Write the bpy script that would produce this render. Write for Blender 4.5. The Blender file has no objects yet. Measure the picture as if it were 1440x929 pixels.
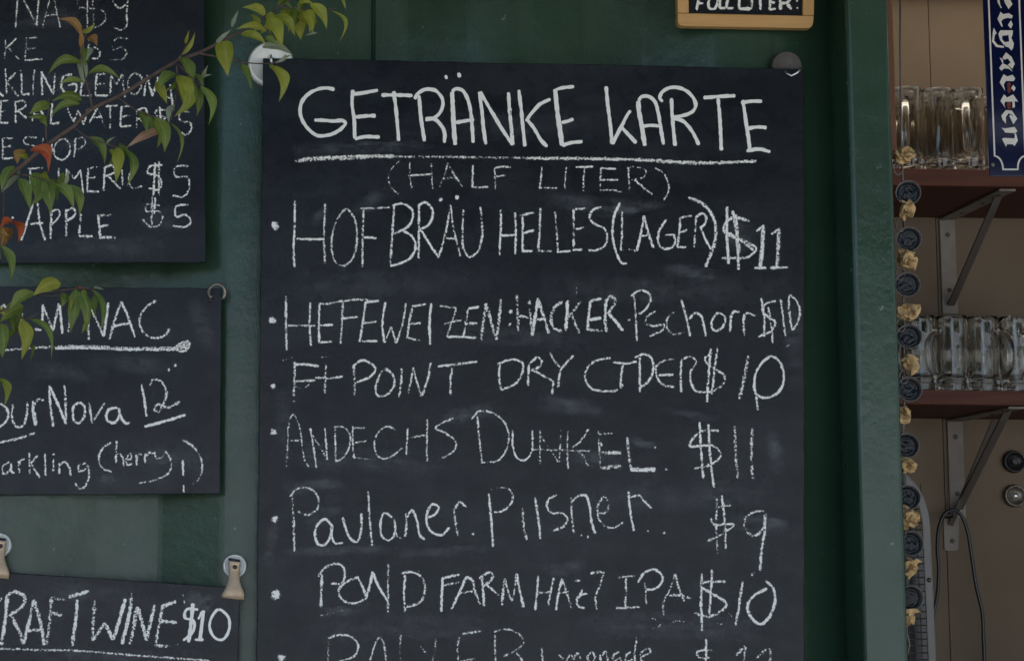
import bpy, bmesh, math, random
from mathutils import Vector, Matrix, noise as mnoise

# ------------------------------------------------------------------ camera, sky, sun, exposure
SC = bpy.context.scene
COL = SC.collection
R = math.radians
random.seed(11)

F_PX, PITCH, ROLL, CX = 2750.0, R(7.0), R(-0.64), 300.0      # focal length and principal point on a 1440 x 929 picture
CAM_POS = Vector((0.0, -2.2, 1.55))
cam_data = bpy.data.cameras.new("camera")
cam = bpy.data.objects.new("camera", cam_data)
COL.objects.link(cam)
cam_data.sensor_width = 36.0
cam_data.lens = 36.0 * F_PX / 1440.0
cam_data.shift_x = (720.0 - CX) / 1440.0
cam_data.clip_start, cam_data.clip_end = 0.05, 500.0
CAM_ROT = Matrix.Rotation(R(90) + PITCH, 3, 'X') @ Matrix.Rotation(-ROLL, 3, 'Z')
cam.matrix_world = Matrix.Translation(CAM_POS) @ CAM_ROT.to_4x4()
SC.camera = cam

world = bpy.data.worlds.new("World")
SC.world = world
world.use_nodes = True
wn = world.node_tree.nodes
wn.clear()
w_out = wn.new("ShaderNodeOutputWorld")
w_bg = wn.new("ShaderNodeBackground")
w_sky = wn.new("ShaderNodeTexSky")
SUN_EL, SUN_AZ = R(46), R(160)       # sun behind the container: the boards hang in open shade, the added wall opposite is sunlit
w_sky.sky_type = 'NISHITA'
w_sky.sun_disc = False
w_sky.sun_elevation = SUN_EL
w_sky.sun_rotation = R(180) - SUN_AZ
w_sky.air_density, w_sky.dust_density, w_sky.ozone_density = 1.0, 1.2, 2.0
w_bg.inputs["Strength"].default_value = 0.13
world.node_tree.links.new(w_sky.outputs[0], w_bg.inputs[0])
world.node_tree.links.new(w_bg.outputs[0], w_out.inputs[0])

sun_data = bpy.data.lights.new("sun", 'SUN')
sun_data.energy = 4.2
sun_data.angle = R(0.53)
sun_data.color = (1.0, 0.95, 0.88)
sun = bpy.data.objects.new("sun", sun_data)
COL.objects.link(sun)
sun_dir = Vector((math.sin(SUN_AZ) * math.cos(SUN_EL), -math.cos(SUN_AZ) * math.cos(SUN_EL), math.sin(SUN_EL)))
sun.rotation_euler = sun_dir.to_track_quat('Z', 'Y').to_euler()
sun.location = sun_dir * 20

vs = SC.view_settings
vs.view_transform, vs.look, vs.exposure, vs.gamma = 'Standard', 'None', 1.15, 1.0
vs.use_curve_mapping = False
SC.cycles.max_bounces = 24
SC.cycles.transmission_bounces = 24
SC.cycles.glossy_bounces = 8
SC.cycles.transparent_max_bounces = 24
SC.cycles.caustics_reflective = False
SC.cycles.caustics_refractive = False

# ------------------------------------------------------------------ helpers
def U(px, py, Y=0.0):
    """the point of the upright plane y = Y seen at that place of the 1440 x 929 photograph"""
    d = CAM_ROT @ Vector(((px - CX) / F_PX, -(py - 464.5) / F_PX, -1.0))
    t = (Y - CAM_POS.y) / d.y
    return CAM_POS + d * t

def PXM(Y):                        # metres per photograph pixel at the depth Y
    return (Y - CAM_POS.y) / F_PX

def empty(name, label=None, cat=None, loc=(0, 0, 0), group=None):
    o = bpy.data.objects.new(name, None)
    COL.objects.link(o)
    o.location = loc
    o.empty_display_size = 0.02
    if label: o["label"] = label
    if cat: o["category"] = cat
    if group: o["group"] = group
    return o

def origin(o):
    v = Vector((0, 0, 0))
    while o is not None:
        v += o.location
        o = o.parent
    return v

def mesh(name, verts, faces, mat, parent=None, smooth=False, attrs=None, loc=None):
    """verts are world points; the mesh is stored round its parent's (or its own) origin"""
    off = origin(parent) if parent else Vector(loc or (0, 0, 0))
    me = bpy.data.meshes.new(name)
    me.from_pydata([Vector(v) - off for v in verts], [], faces)
    if attrs:
        for k, vals in attrs.items():
            a = me.attributes.new(k, 'FLOAT', 'POINT')
            a.data.foreach_set("value", vals)
    me.update()
    if smooth:
        me.polygons.foreach_set("use_smooth", [True] * len(me.polygons))
    if mat: me.materials.append(mat)
    o = bpy.data.objects.new(name, me)
    COL.objects.link(o)
    if parent: o.parent = parent
    else: o.location = off
    return o

def bevel(o, w=0.001, seg=2):
    m = o.modifiers.new("bevel", 'BEVEL')
    m.width, m.segments, m.limit_method = w, seg, 'ANGLE'
    m.angle_limit = R(35)
    return o

class MB:
    def __init__(s):
        s.v, s.f = [], []
    def box(s, a, b):
        n = len(s.v)
        x0, y0, z0 = a; x1, y1, z1 = b
        s.v += [(x0, y0, z0), (x1, y0, z0), (x1, y1, z0), (x0, y1, z0), (x0, y0, z1), (x1, y0, z1), (x1, y1, z1), (x0, y1, z1)]
        s.f += [tuple(n + i for i in q) for q in ((0, 3, 2, 1), (4, 5, 6, 7), (0, 1, 5, 4), (1, 2, 6, 5), (2, 3, 7, 6), (3, 0, 4, 7))]
        return s
    def quadslab(s, q, th):
        """four points of an upright face (TL,TR,BR,BL, seen from the front), thickened backwards by th"""
        return s.poly([q[3], q[2], q[1], q[0]], th)
    def poly(s, pts, th):
        """an outline seen from the front (counter-clockwise), extruded backwards along +y"""
        n = len(s.v); k = len(pts)
        s.v += [tuple(p) for p in pts] + [(p[0], p[1] + th, p[2]) for p in pts]
        s.f.append(tuple(n + i for i in range(k)))
        s.f.append(tuple(n + k + i for i in reversed(range(k))))
        for i in range(k):
            j = (i + 1) % k
            s.f.append((n + i, n + k + i, n + k + j, n + j))
        return s
    def tube(s, pts, rad, seg=8, closed=False, caps=True):
        pts = [Vector(p) for p in pts]
        m = len(pts)
        rr = rad if isinstance(rad, (list, tuple)) else [rad] * m
        n0 = len(s.v)
        t_prev = None; nrm = None
        for i, p in enumerate(pts):
            a = pts[i - 1] if (i > 0 or closed) else p
            b = pts[(i + 1) % m] if (i < m - 1 or closed) else p
            t = (b - a).normalized()
            if nrm is None:
                up = Vector((0, 1, 0)) if abs(t.y) < 0.9 else Vector((1, 0, 0))
                nrm = (up - t * up.dot(t)).normalized()
            else:
                nrm = (nrm - t * nrm.dot(t)).normalized()
            bn = t.cross(nrm)
            for k in range(seg):
                a_ = 2 * math.pi * k / seg
                s.v.append(tuple(p + (nrm * math.cos(a_) + bn * math.sin(a_)) * rr[i]))
        rng = m if closed else m - 1
        for i in range(rng):
            for k in range(seg):
                i2 = (i + 1) % m; k2 = (k + 1) % seg
                s.f.append((n0 + i * seg + k, n0 + i * seg + k2, n0 + i2 * seg + k2, n0 + i2 * seg + k))
        if caps and not closed:
            s.f.append(tuple(n0 + k for k in reversed(range(seg))))
            s.f.append(tuple(n0 + (m - 1) * seg + k for k in range(seg)))
        return s
    def lathe(s, prof, c, axis='Z', seg=32):
        """prof = [(radius, height)]; open profile turned round an axis through c"""
        n0 = len(s.v); c = Vector(c)
        for r_, h in prof:
            for k in range(seg):
                a = 2 * math.pi * k / seg
                if axis == 'Z': p = Vector((r_ * math.cos(a), r_ * math.sin(a), h))
                else: p = Vector((r_ * math.cos(a), -h, r_ * math.sin(a)))       # heights towards the viewer
                s.v.append(tuple(c + p))
        for i in range(len(prof) - 1):
            for k in range(seg):
                k2 = (k + 1) % seg
                s.f.append((n0 + i * seg + k, n0 + i * seg + k2, n0 + (i + 1) * seg + k2, n0 + (i + 1) * seg + k))
        s.f.append(tuple(n0 + k for k in reversed(range(seg))))
        s.f.append(tuple(n0 + (len(prof) - 1) * seg + k for k in range(seg)))
        return s
    def build(s, name, mat, parent=None, smooth=False, loc=None):
        return mesh(name, s.v, s.f, mat, parent, smooth, None, loc)

def catmull(P, step):
    P = [Vector(p) for p in P]
    if len(P) == 2:
        n = max(1, int((P[1] - P[0]).length / step))
        return [P[0].lerp(P[1], i / n) for i in range(n + 1)]
    out = []
    closed = (P[0] - P[-1]).length < 1e-6
    for i in range(len(P) - 1):
        p1, p2 = P[i], P[i + 1]
        p0 = P[i - 1] if i > 0 else (P[-2] if closed else p1 * 2 - p2)
        p3 = P[i + 2] if i + 2 < len(P) else (P[1] if closed else p2 * 2 - p1)
        n = max(1, int((p2 - p1).length / step))
        def tj(ti, a, b): return ti + max((b - a).length, 1e-4) ** 0.5
        t0 = 0.0; t1 = tj(t0, p0, p1); t2 = tj(t1, p1, p2); t3 = tj(t2, p2, p3)
        for j in range(n):
            t = t1 + (t2 - t1) * j / n
            A1 = p0 * ((t1 - t) / (t1 - t0)) + p1 * ((t - t0) / (t1 - t0))
            A2 = p1 * ((t2 - t) / (t2 - t1)) + p2 * ((t - t1) / (t2 - t1))
            A3 = p2 * ((t3 - t) / (t3 - t2)) + p3 * ((t - t2) / (t3 - t2))
            B1 = A1 * ((t2 - t) / (t2 - t0)) + A2 * ((t - t0) / (t2 - t0))
            B2 = A2 * ((t3 - t) / (t3 - t1)) + A3 * ((t - t1) / (t3 - t1))
            out.append(B1 * ((t2 - t) / (t2 - t1)) + B2 * ((t - t1) / (t2 - t1)))
    out.append(P[-1])
    return out

# ------------------------------------------------------------------ materials
class NT:
    def __init__(s, name):
        s.m = bpy.data.materials.new(name); s.m.use_nodes = True
        s.t = s.m.node_tree; s.n = s.t.nodes; s.n.clear()
        s.out = s.n.new("ShaderNodeOutputMaterial")
        s.tc = s.n.new("ShaderNodeTexCoord")
    def link(s, a, b): s.t.links.new(a, b)
    def bsdf(s, rough=0.5, spec=0.5, metal=0.0):
        b = s.n.new("ShaderNodeBsdfPrincipled")
        b.inputs["Roughness"].default_value = rough
        b.inputs["Specular IOR Level"].default_value = spec
        b.inputs["Metallic"].default_value = metal
        s.link(b.outputs[0], s.out.inputs[0]); s.b = b
        return b
    def vec(s, scale=(1, 1, 1)):
        mp = s.n.new("ShaderNodeMapping"); mp.inputs["Scale"].default_value = scale
        s.link(s.tc.outputs["Object"], mp.inputs[0]); return mp.outputs[0]
    def noise(s, scale, detail=3, rough=0.55, stretch=None):
        nz = s.n.new("ShaderNodeTexNoise")
        nz.inputs["Scale"].default_value = scale; nz.inputs["Detail"].default_value = detail
        nz.inputs["Roughness"].default_value = rough
        s.link(s.vec(stretch) if stretch else s.tc.outputs["Object"], nz.inputs["Vector"])
        return nz.outputs["Fac"]
    def ramp(s, fac, stops):
        r_ = s.n.new("ShaderNodeValToRGB"); el = r_.color_ramp.elements
        while len(el) < len(stops): el.new(0.5)
        for e, (p, c) in zip(el, stops):
            e.position = p; e.color = (c, c, c, 1) if isinstance(c, (int, float)) else (*c, 1)
        s.link(fac, r_.inputs[0]); return r_.outputs[0]
    def mix(s, fac, a, b):
        m = s.n.new("ShaderNodeMix"); m.data_type = 'RGBA'
        for sock, val in ((m.inputs[0], fac), (m.inputs[6], a), (m.inputs[7], b)):
            if isinstance(val, (int, float)): sock.default_value = val
            elif isinstance(val, tuple): sock.default_value = (*val, 1)
            else: s.link(val, sock)
        return m.outputs[2]
    def math(s, op, a, b=0.0, clamp=False):
        m = s.n.new("ShaderNodeMath"); m.operation = op; m.use_clamp = clamp
        for i, val in enumerate((a, b)):
            if isinstance(val, (int, float)): m.inputs[i].default_value = val
            else: s.link(val, m.inputs[i])
        return m.outputs[0]
    def attr(s, name):
        a = s.n.new("ShaderNodeAttribute"); a.attribute_name = name; return a.outputs["Fac"]
    def bump(s, h, strength=0.2, dist=0.001):
        b = s.n.new("ShaderNodeBump"); b.inputs["Strength"].default_value = strength
        b.inputs["Distance"].default_value = dist
        s.link(h, b.inputs["Height"]); s.link(b.outputs[0], s.b.inputs["Normal"])

def plain(name, col, rough=0.5, spec=0.5, metal=0.0, var=0.25, scale=40, bump=0.1, bscale=300):
    t = NT(name); t.bsdf(rough, spec, metal)
    lo = tuple(c * (1 - var) for c in col); hi = tuple(min(1, c * (1 + var)) for c in col)
    t.link(t.ramp(t.noise(scale, 4), [(0.3, lo), (0.7, hi)]), t.b.inputs["Base Color"])
    if bump: t.bump(t.noise(bscale, 3), bump)
    return t.m

def green_paint(name, col):
    t = NT(name); t.bsdf(0.22, 0.35)
    lo = tuple(c * 0.86 for c in col); hi = tuple(c * 1.12 for c in col)
    base = t.ramp(t.noise(7, 5, 0.6), [(0.3, lo), (0.7, hi)])
    # rain streaks and grime, then a few chips down to the primer
    streak = t.ramp(t.noise(14, 4, 0.6, (1, 1, 0.10)), [(0.50, 0.0), (0.74, 0.6)])
    base = t.mix(streak, base, tuple(c * 0.6 for c in col))
    chips = t.ramp(t.noise(95, 2, 0.5), [(0.735, 0.0), (0.76, 0.6)])
    base = t.mix(chips, base, (0.16, 0.20, 0.17))
    rust_and_red_glint = t.ramp(t.noise(38, 6, 0.7, (1, 1, 0.55)), [(0.70, 0.0), (0.735, 0.75)])
    base = t.mix(rust_and_red_glint, base, (0.060, 0.034, 0.018))
    t.link(base, t.b.inputs["Base Color"])
    t.link(t.ramp(t.noise(30, 4), [(0.3, 0.17), (0.7, 0.28)]), t.b.inputs["Roughness"])
    h = t.math('ADD', t.math('ADD', t.noise(60, 5, 0.65), t.math('MULTIPLY', t.noise(11, 2), 2.0)), t.math('MULTIPLY', t.noise(420, 3, 0.6, (1.6, 1, 0.25)), 0.35))
    t.bump(h, 0.45, 0.0012)
    return t.m

def board_paint(name, col):
    t = NT(name); t.bsdf(0.27, 0.19)
    wipe = t.ramp(t.noise(9, 5, 0.62, (0.45, 1, 1.5)), [(0.46, 0.0), (0.72, 1.0)])
    base = t.mix(t.math('MULTIPLY', wipe, 0.8), col, (0.020, 0.022, 0.025))
    dust = t.ramp(t.noise(330, 2, 0.5), [(0.66, 0.0), (0.80, 0.14)])
    base = t.mix(t.math('MULTIPLY', dust, t.ramp(t.noise(11, 3), [(0.45, 0.0), (0.65, 1.0)])), base, (0.5, 0.5, 0.5))
    t.link(base, t.b.inputs["Base Color"])
    t.link(t.ramp(t.noise(40, 4), [(0.3, 0.22), (0.7, 0.34)]), t.b.inputs["Roughness"])
    t.bump(t.noise(420, 3), 0.12, 0.0006)
    return t.m

def chalk(name, col):
    """chalk laid on a rough board: grains catch on the tooth of the paint, more of them where the hand pressed"""
    t = NT(name)
    n1 = t.noise(440, 4, 0.62); n2 = t.noise(150, 2)
    d = t.attr("dens"); e = t.attr("edge")
    x = t.math('MULTIPLY', t.math('SUBTRACT', n1, 0.5), 7.0)
    x = t.math('ADD', x, t.math('MULTIPLY', t.math('SUBTRACT', n2, 0.5), 1.9))
    x = t.math('ADD', x, t.math('MULTIPLY', t.math('SUBTRACT', d, 0.46), 3.6))
    x = t.math('SUBTRACT', x, t.math('MULTIPLY', t.math('POWER', t.math('ABSOLUTE', e), 2.2), 1.5))
    a = t.math('MULTIPLY_ADD', x, 1.25, True)
    a.node.inputs[2].default_value = 0.5
    b = t.n.new("ShaderNodeBsdfDiffuse"); b.inputs[0].default_value = (*col, 1)
    tr = t.n.new("ShaderNodeBsdfTransparent")
    mx = t.n.new("ShaderNodeMixShader")
    t.link(a, mx.inputs[0]); t.link(tr.outputs[0], mx.inputs[1]); t.link(b.outputs[0], mx.inputs[2])
    t.link(mx.outputs[0], t.out.inputs[0])
    return t.m

def chalk_dust(name, col):
    """what a sleeve or a dry sponge leaves: a soft thin veil of chalk"""
    t = NT(name)
    e = t.math('SUBTRACT', 1.0, t.math('MULTIPLY', t.attr("edge"), t.attr("edge")))
    n = t.ramp(t.noise(70, 4, 0.65, (0.5, 1, 1.6)), [(0.35, 0.0), (0.75, 1.0)])
    g = t.ramp(t.noise(500, 2), [(0.35, 0.45), (0.65, 1.0)])
    x = t.math('MULTIPLY', t.math('MULTIPLY', e, n), t.math('MULTIPLY', g, t.attr("dens")), True)
    b = t.n.new("ShaderNodeBsdfDiffuse"); b.inputs[0].default_value = (*col, 1)
    tr = t.n.new("ShaderNodeBsdfTransparent"); mx = t.n.new("ShaderNodeMixShader")
    t.link(x, mx.inputs[0]); t.link(tr.outputs[0], mx.inputs[1]); t.link(b.outputs[0], mx.inputs[2])
    t.link(mx.outputs[0], t.out.inputs[0])
    return t.m

def leaf_mat(name, c1, c2, vein):
    t = NT(name); b = t.bsdf(0.45, 0.4)
    base = t.ramp(t.noise(45, 3), [(0.3, c1), (0.72, c2)])
    e = t.math('ABSOLUTE', t.attr("edge"))
    base = t.mix(t.ramp(e, [(0.0, 0.75), (0.16, 0.0)]), base, vein)
    t.link(base, b.inputs["Base Color"])
    tl = t.n.new("ShaderNodeBsdfTranslucent"); t.link(base, tl.inputs[0])
    mx = t.n.new("ShaderNodeMixShader"); mx.inputs[0].default_value = 0.4
    t.link(b.outputs[0], mx.inputs[1]); t.link(tl.outputs[0], mx.inputs[2]); t.link(mx.outputs[0], t.out.inputs[0])
    t.bump(t.noise(260, 3), 0.25, 0.0006)
    return t.m

def wood(name, c1, c2, stretch, rough=0.45):
    t = NT(name); t.bsdf(rough, 0.4)
    g = t.noise(60, 5, 0.65, stretch)
    t.link(t.ramp(g, [(0.3, c1), (0.7, c2)]), t.b.inputs["Base Color"])
    t.bump(g, 0.15, 0.0006)
    return t.m

def glass(name):
    t = NT(name); b = t.bsdf(0.03, 0.5)
    b.inputs["Base Color"].default_value = (0.83, 0.81, 0.77, 1)
    b.inputs["Transmission Weight"].default_value = 1.0
    b.inputs["IOR"].default_value = 1.48
    return t.m

def frosted(name, col):
    t = NT(name)
    tl = t.n.new("ShaderNodeBsdfTranslucent"); tl.inputs[0].default_value = (*col, 1)
    df = t.n.new("ShaderNodeBsdfDiffuse"); df.inputs[0].default_value = (*col, 1)
    mx = t.n.new("ShaderNodeMixShader"); mx.inputs[0].default_value = 0.25
    t.link(tl.outputs[0], mx.inputs[1]); t.link(df.outputs[0], mx.inputs[2]); t.link(mx.outputs[0], t.out.inputs[0])
    return t.m

M = dict(
    green=green_paint("container_green_paint", (0.022, 0.049, 0.029)),
    cream=plain("cream_ceiling_paint", (0.62, 0.54, 0.44), 0.7, 0.3, 0, 0.06, 4),
    plywood=wood("plywood_floor", (0.30, 0.20, 0.11), (0.40, 0.28, 0.16), (0.2, 1, 1)),
    board=board_paint("blackboard_paint", (0.0060, 0.0074, 0.0105)),
    board_edge=plain("board_raw_edge", (0.07, 0.055, 0.04), 0.8, 0.2),
    chalk=chalk("white_chalk", (0.80, 0.765, 0.69)),
    dust=chalk_dust("wiped_chalk", (0.72, 0.73, 0.72)),
    steel=plain("brushed_steel", (0.62, 0.62, 0.60), 0.32, 0.5, 1.0, 0.15),
    bronze=plain("tarnished_steel", (0.20, 0.175, 0.14), 0.42, 0.5, 0.75, 0.25, 200),
    dull=plain("dull_grey_magnet", (0.085, 0.075, 0.066), 0.6, 0.3, 0.0, 0.15, 200),
    magnet=plain("nickel_magnet", (0.66, 0.66, 0.60), 0.34, 0.5, 0.15, 0.12),
    clip=plain("brass_clip", (0.47, 0.34, 0.215), 0.45, 0.45, 0.2, 0.15, 90),
    black=plain("black_plastic", (0.012, 0.012, 0.013), 0.35, 0.5, 0, 0.2),
    rim=plain("grey_crown_rim", (0.15, 0.14, 0.135), 0.5, 0.4, 0.3, 0.25, 200),
    liner=plain("dark_cap_liner", (0.006, 0.008, 0.011), 0.24, 0.22, 0, 0.4, 220, 0.4, 200),
    tan=plain("dry_tan_petal", (0.54, 0.36, 0.17), 0.75, 0.2, 0, 0.3, 160, 0.4, 220),
    wire=plain("dull_wire", (0.13, 0.115, 0.10), 0.5, 0.5, 0.4, 0.3),
    bamboo=wood("bamboo", (0.45, 0.24, 0.075), (0.60, 0.35, 0.13), (0.12, 1, 1.6)),
    bamboo_v=wood("bamboo_upright", (0.45, 0.24, 0.075), (0.60, 0.35, 0.13), (1.6, 1, 0.12)),
    shelf=wood("red_brown_stained_wood", (0.055, 0.014, 0.008), (0.10, 0.028, 0.014), (0.08, 1, 1.4), 0.7),
    trim=wood("orange_brown_trim", (0.12, 0.045, 0.02), (0.19, 0.08, 0.035), (1.4, 1, 0.1), 0.6),
    wall=plain("tan_wall_paint", (0.17, 0.125, 0.083), 0.75, 0.25, 0, 0.10, 5, 0.1),
    bracket=plain("white_coated_bracket", (0.25, 0.215, 0.18), 0.65, 0.25, 0, 0.12),
    bracket_dark=plain("grey_bracket_brace", (0.10, 0.083, 0.07), 0.65, 0.25, 0, 0.12),
    blue=plain("blue_enamel", (0.005, 0.009, 0.046), 0.12, 0.6, 0, 0.15, 30, 0.05),
    enamel_white=plain("white_enamel", (0.80, 0.78, 0.72), 0.15, 0.6, 0, 0.06),
    rust_and_red_glint=plain("red_reflection", (0.20, 0.030, 0.016), 0.45, 0.5, 0, 0.5, 300),
    glass=glass("clear_glass"),
    paving=plain("concrete_paving", (0.40, 0.385, 0.36), 0.85, 0.3, 0, 0.2, 3),
    hedge=plain("added_dark_leaf", (0.030, 0.045, 0.016), 0.6, 0.3, 0, 0.5, 3, 0),
    bounce_paint=plain("pale_bounce_paint", (0.60, 0.66, 0.72), 0.85, 0.2, 0, 0.05, 2, 0.2, 20),
    added_skylight=frosted("added_light_sheet", (0.66, 0.58, 0.46)),
    soil=plain("ground_earth", (0.16, 0.14, 0.11), 0.9, 0.2, 0, 0.25, 0.5),
    grey_frame=plain("grey_metal_frame", (0.16, 0.148, 0.138), 0.55, 0.5, 0.2, 0.1),
    bark=plain("grey_brown_bark", (0.095, 0.062, 0.045), 0.85, 0.2, 0, 0.4, 130, 0.6, 180),
    leaf=leaf_mat("green_leaf", (0.10, 0.145, 0.020), (0.21, 0.26, 0.042), (0.27, 0.30, 0.10)),
    leaf_yellow=leaf_mat("olive_yellow_leaf", (0.22, 0.235, 0.022), (0.37, 0.35, 0.038), (0.38, 0.34, 0.09)),
    leaf_red=leaf_mat("red_leaf", (0.38, 0.055, 0.018), (0.52, 0.12, 0.03), (0.5, 0.2, 0.05)),
    leaf_pink=leaf_mat("salmon_pink_leaf", (0.34, 0.17, 0.10), (0.46, 0.27, 0.17), (0.5, 0.35, 0.25)),
    leaf_brown=leaf_mat("brown_orange_leaf", (0.26, 0.11, 0.022), (0.40, 0.21, 0.05), (0.45, 0.3, 0.1)),
    leaf_pale=leaf_mat("pale_leaf", (0.22, 0.25, 0.14), (0.34, 0.36, 0.22), (0.4, 0.4, 0.28)),
)
# ------------------------------------------------------------------ ground
def structure(name, v, f, mat):
    o = mesh(name, v, f, mat); o["kind"] = "structure"; return o
structure("ground", [(-150, -150, -0.004), (150, -150, -0.004), (150, 150, -0.004), (-150, 150, -0.004)], [(0, 1, 2, 3)], M['soil'])
structure("paving", [(-9, -8.5, 0), (9, -8.5, 0), (9, 0.6, 0), (-9, 0.6, 0)], [(0, 1, 2, 3)], M['paving'])


# unseen garden added to reflect in steel and boards: dark crowns, pale wall, hedge
def leaf_mass(name, label, boxes, n, size, seed):
    r_ = random.Random(seed); V, Fc = [], []
    for (x0, x1, y0, y1, z0, z1), k in zip(boxes, n):
        for i in range(k):
            c = Vector((r_.uniform(x0, x1), r_.uniform(y0, y1), r_.uniform(z0, z1)))
            if mnoise.noise(c * 0.7) < -0.32: continue
            u = Vector((r_.gauss(0, 1), r_.gauss(0, 1), r_.gauss(0, 1))).normalized()
            w = u.orthogonal().normalized()
            s_ = size * r_.uniform(0.6, 1.4)
            n0 = len(V); V += [c - u * s_, c + w * s_ * 0.5, c + u * s_, c - w * s_ * 0.5]
            Fc.append((n0, n0 + 1, n0 + 2, n0 + 3))
    o = mesh(name, V, Fc, M['hedge']); o["kind"] = "stuff"; o["label"] = label; o["category"] = "greenery"
    return o
leaf_mass("added_tree_crowns", "unseen tree crowns added across the patio to darken reflections in the boards", [(0.2, 9, -11.2, -9.2, 2.7, 7.5)], [6400], 0.24, 3)
bevel(MB().box((-3.5, -8.8, 0), (9, -8.5, 2.85)).build("bounce_wall", M['bounce_paint'], None), 0.01)  # added wall out of view, bounces sun onto the boards and steel
o_ = bpy.data.objects["bounce_wall"]; o_["label"] = "unseen pale wall added across the patio to bounce light at the container"; o_["category"] = "wall"
leaf_mass("added_hedge", "unseen dark hedge added left of the patio to darken reflections in the steel", [(-5.2, -4.6, -6, 0, 0, 1.95)], [2200], 0.16, 4)

# ------------------------------------------------------------------ the container bar
A_END = U(660, 20, 0.0).x                      # a sloping face ends on an outer flat here
PER = (U(1000, 20, 0.0).x - A_END)             # one full corrugation
DEP = 0.036
POST_L, POST_R = U(1203, 464, -0.06).x, U(1264, 464, -0.06).x
TOP, BOT = 2.46, 0.16
box_t = empty("shipping_container", "dark green corrugated shipping container turned into a bar, boards hung on its side", "container", (0, 0, 0))

prof = []
k0 = -9
for k in range(k0, 3):
    x = A_END + k * PER
    q = PER / 4
    r_ = 0.004                                  # every bend is a small radius
    for xx, yy, s0, s1 in ((x, 0, -1, 0), (x + q, 0, 0, 1), (x + 2 * q, DEP, 1, 0), (x + 3 * q, DEP, 0, -1)):
        def off(s, sgn):                        # a point a little before or after the bend on the neighbouring face
            return r_ * sgn, (0 if s == 0 else r_ * sgn * (DEP / q) * (1 if s > 0 else -1))
        for sgn, s in ((-1, s0), (1, s1)):
            dx, dy = off(s, sgn)
            prof.append((xx + dx, yy + dy))
prof = [((x, y)) for x, y in prof if x < POST_L + 0.004]
# bends: insert rounded middle
rp = []
for i in range(0, len(prof) - 1, 2):
    a, b = Vector(prof[i]), Vector(prof[i + 1])
    x = (a.x + b.x) / 2
    rp += [tuple(a), tuple(a.lerp(b, 0.33)), tuple(a.lerp(b, 0.67)), tuple(b)]
rp.append((POST_L + 0.004, rp[-1][1]))
v, f = [], []
NZ = 12
for i, (x, y) in enumerate(rp):
    for j in range(NZ + 1):
        z = BOT + (TOP - BOT) * j / NZ
        w = 0.0014 * mnoise.noise(Vector((x * 3.1, z * 2.3, 4.0)))   # pressed steel is never quite flat
        v.append((x, y + w, z))
for i in range(len(rp) - 1):
    for j in range(NZ):
        a = i * (NZ + 1) + j
        f.append((a, a + NZ + 1, a + NZ + 2, a + 1))
cw = mesh("corrugated_wall", v, f, M['green'], box_t, True)
sol = cw.modifiers.new("sheet", 'SOLIDIFY'); sol.thickness = 0.002; sol.offset = 1
WALL_L = rp[0][0]

b = MB().box((POST_L, -0.06, BOT), (POST_R, 0.02, TOP))
bevel(b.build("opening_post", M['green'], box_t), 0.005, 3)
for px, py in ((1176, 97), (1189, 412)):
    p = U(px, py, 0.004)
    bb = MB().lathe([(0.0055, 0), (0.0055, 0.003), (0.004, 0.0045)], p, 'Y', 12)
    bb.build("bolt", M['black'], box_t, True)
xs = U(525, 30, DEP).x
MB().tube([(xs, DEP - 0.003, BOT), (xs, DEP - 0.003, TOP)], 0.0024, 8).build("weld_seam", M['green'], box_t, True)
XR = 2.6                                        # far right of the container
bevel(MB().box((XR - 0.06, -0.06, BOT), (XR, 0.02, TOP)).build("opening_post", M['green'], box_t), 0.005, 3)
bevel(MB().box((WALL_L - 0.1, -0.05, TOP), (XR + 0.02, 0.05, 2.60)).build("top_rail", M['green'], box_t), 0.004)
bevel(MB().box((WALL_L - 0.1, -0.05, 0.03), (XR + 0.02, 0.05, BOT)).build("bottom_rail", M['green'], box_t), 0.004)
MB().box((POST_R, 0.0, BOT), (XR - 0.06, 0.012, 1.02)).build("lower_panel", M['green'], box_t)
bevel(MB().box((POST_R, -0.25, 1.02), (XR - 0.06, 0.10, 1.06)).build("serving_counter", M['plywood'], box_t), 0.004)
RX0, RX1, RY0, RY1 = POST_L + 0.02, XR - 0.15, 0.50, 1.05        # roof opening with frosted sheet, added only to light the shelf wall
rf0 = MB()
for x0, x1, y0, y1 in ((WALL_L - 0.1, RX0, 0.05, 1.6), (RX1, XR + 0.02, 0.05, 1.6), (RX0, RX1, 0.05, RY0), (RX0, RX1, RY1, 1.6)):
    rf0.box((x0, y0, 2.545), (x1, y1, 2.60))
rf0.build("roof", M['cream'], box_t)
mesh("added_skylight", [(RX0 - 0.01, RY0 - 0.01, 2.604), (RX1 + 0.01, RY0 - 0.01, 2.604), (RX1 + 0.01, RY1 + 0.01, 2.604), (RX0 - 0.01, RY1 + 0.01, 2.604)], [(0, 1, 2, 3)], M['added_skylight'], box_t)
MB().box((WALL_L, 0.05, 0.05), (XR, 1.6, 0.09)).build("floor", M['plywood'], box_t)
MB().box((WALL_L - 0.1, 0.05, 0.09), (WALL_L - 0.05, 1.6, 2.56)).build("end_wall", M['green'], box_t)
MB().box((XR - 0.02, 0.05, 0.09), (XR + 0.02, 1.6, 2.56)).build("end_wall", M['cream'], box_t)
HX = POST_L - 0.02
ZL = U(700, -64, 0).z
bevel(MB().box((WALL_L - 0.1, -0.42, ZL), (XR + 0.02, -0.062, ZL + 0.006)).build('shade_ledge', M['green'], box_t), 0.002)  # ledge added above the view to shade the top of the wall
MB().box((WALL_L - 0.1, -0.0615, ZL), (XR + 0.02, -0.001, ZL + 0.06)).build('shade_ledge_backing', M['green'], box_t)
hz = MB()  # hatch added out of view, sized to shade the post and opening
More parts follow.
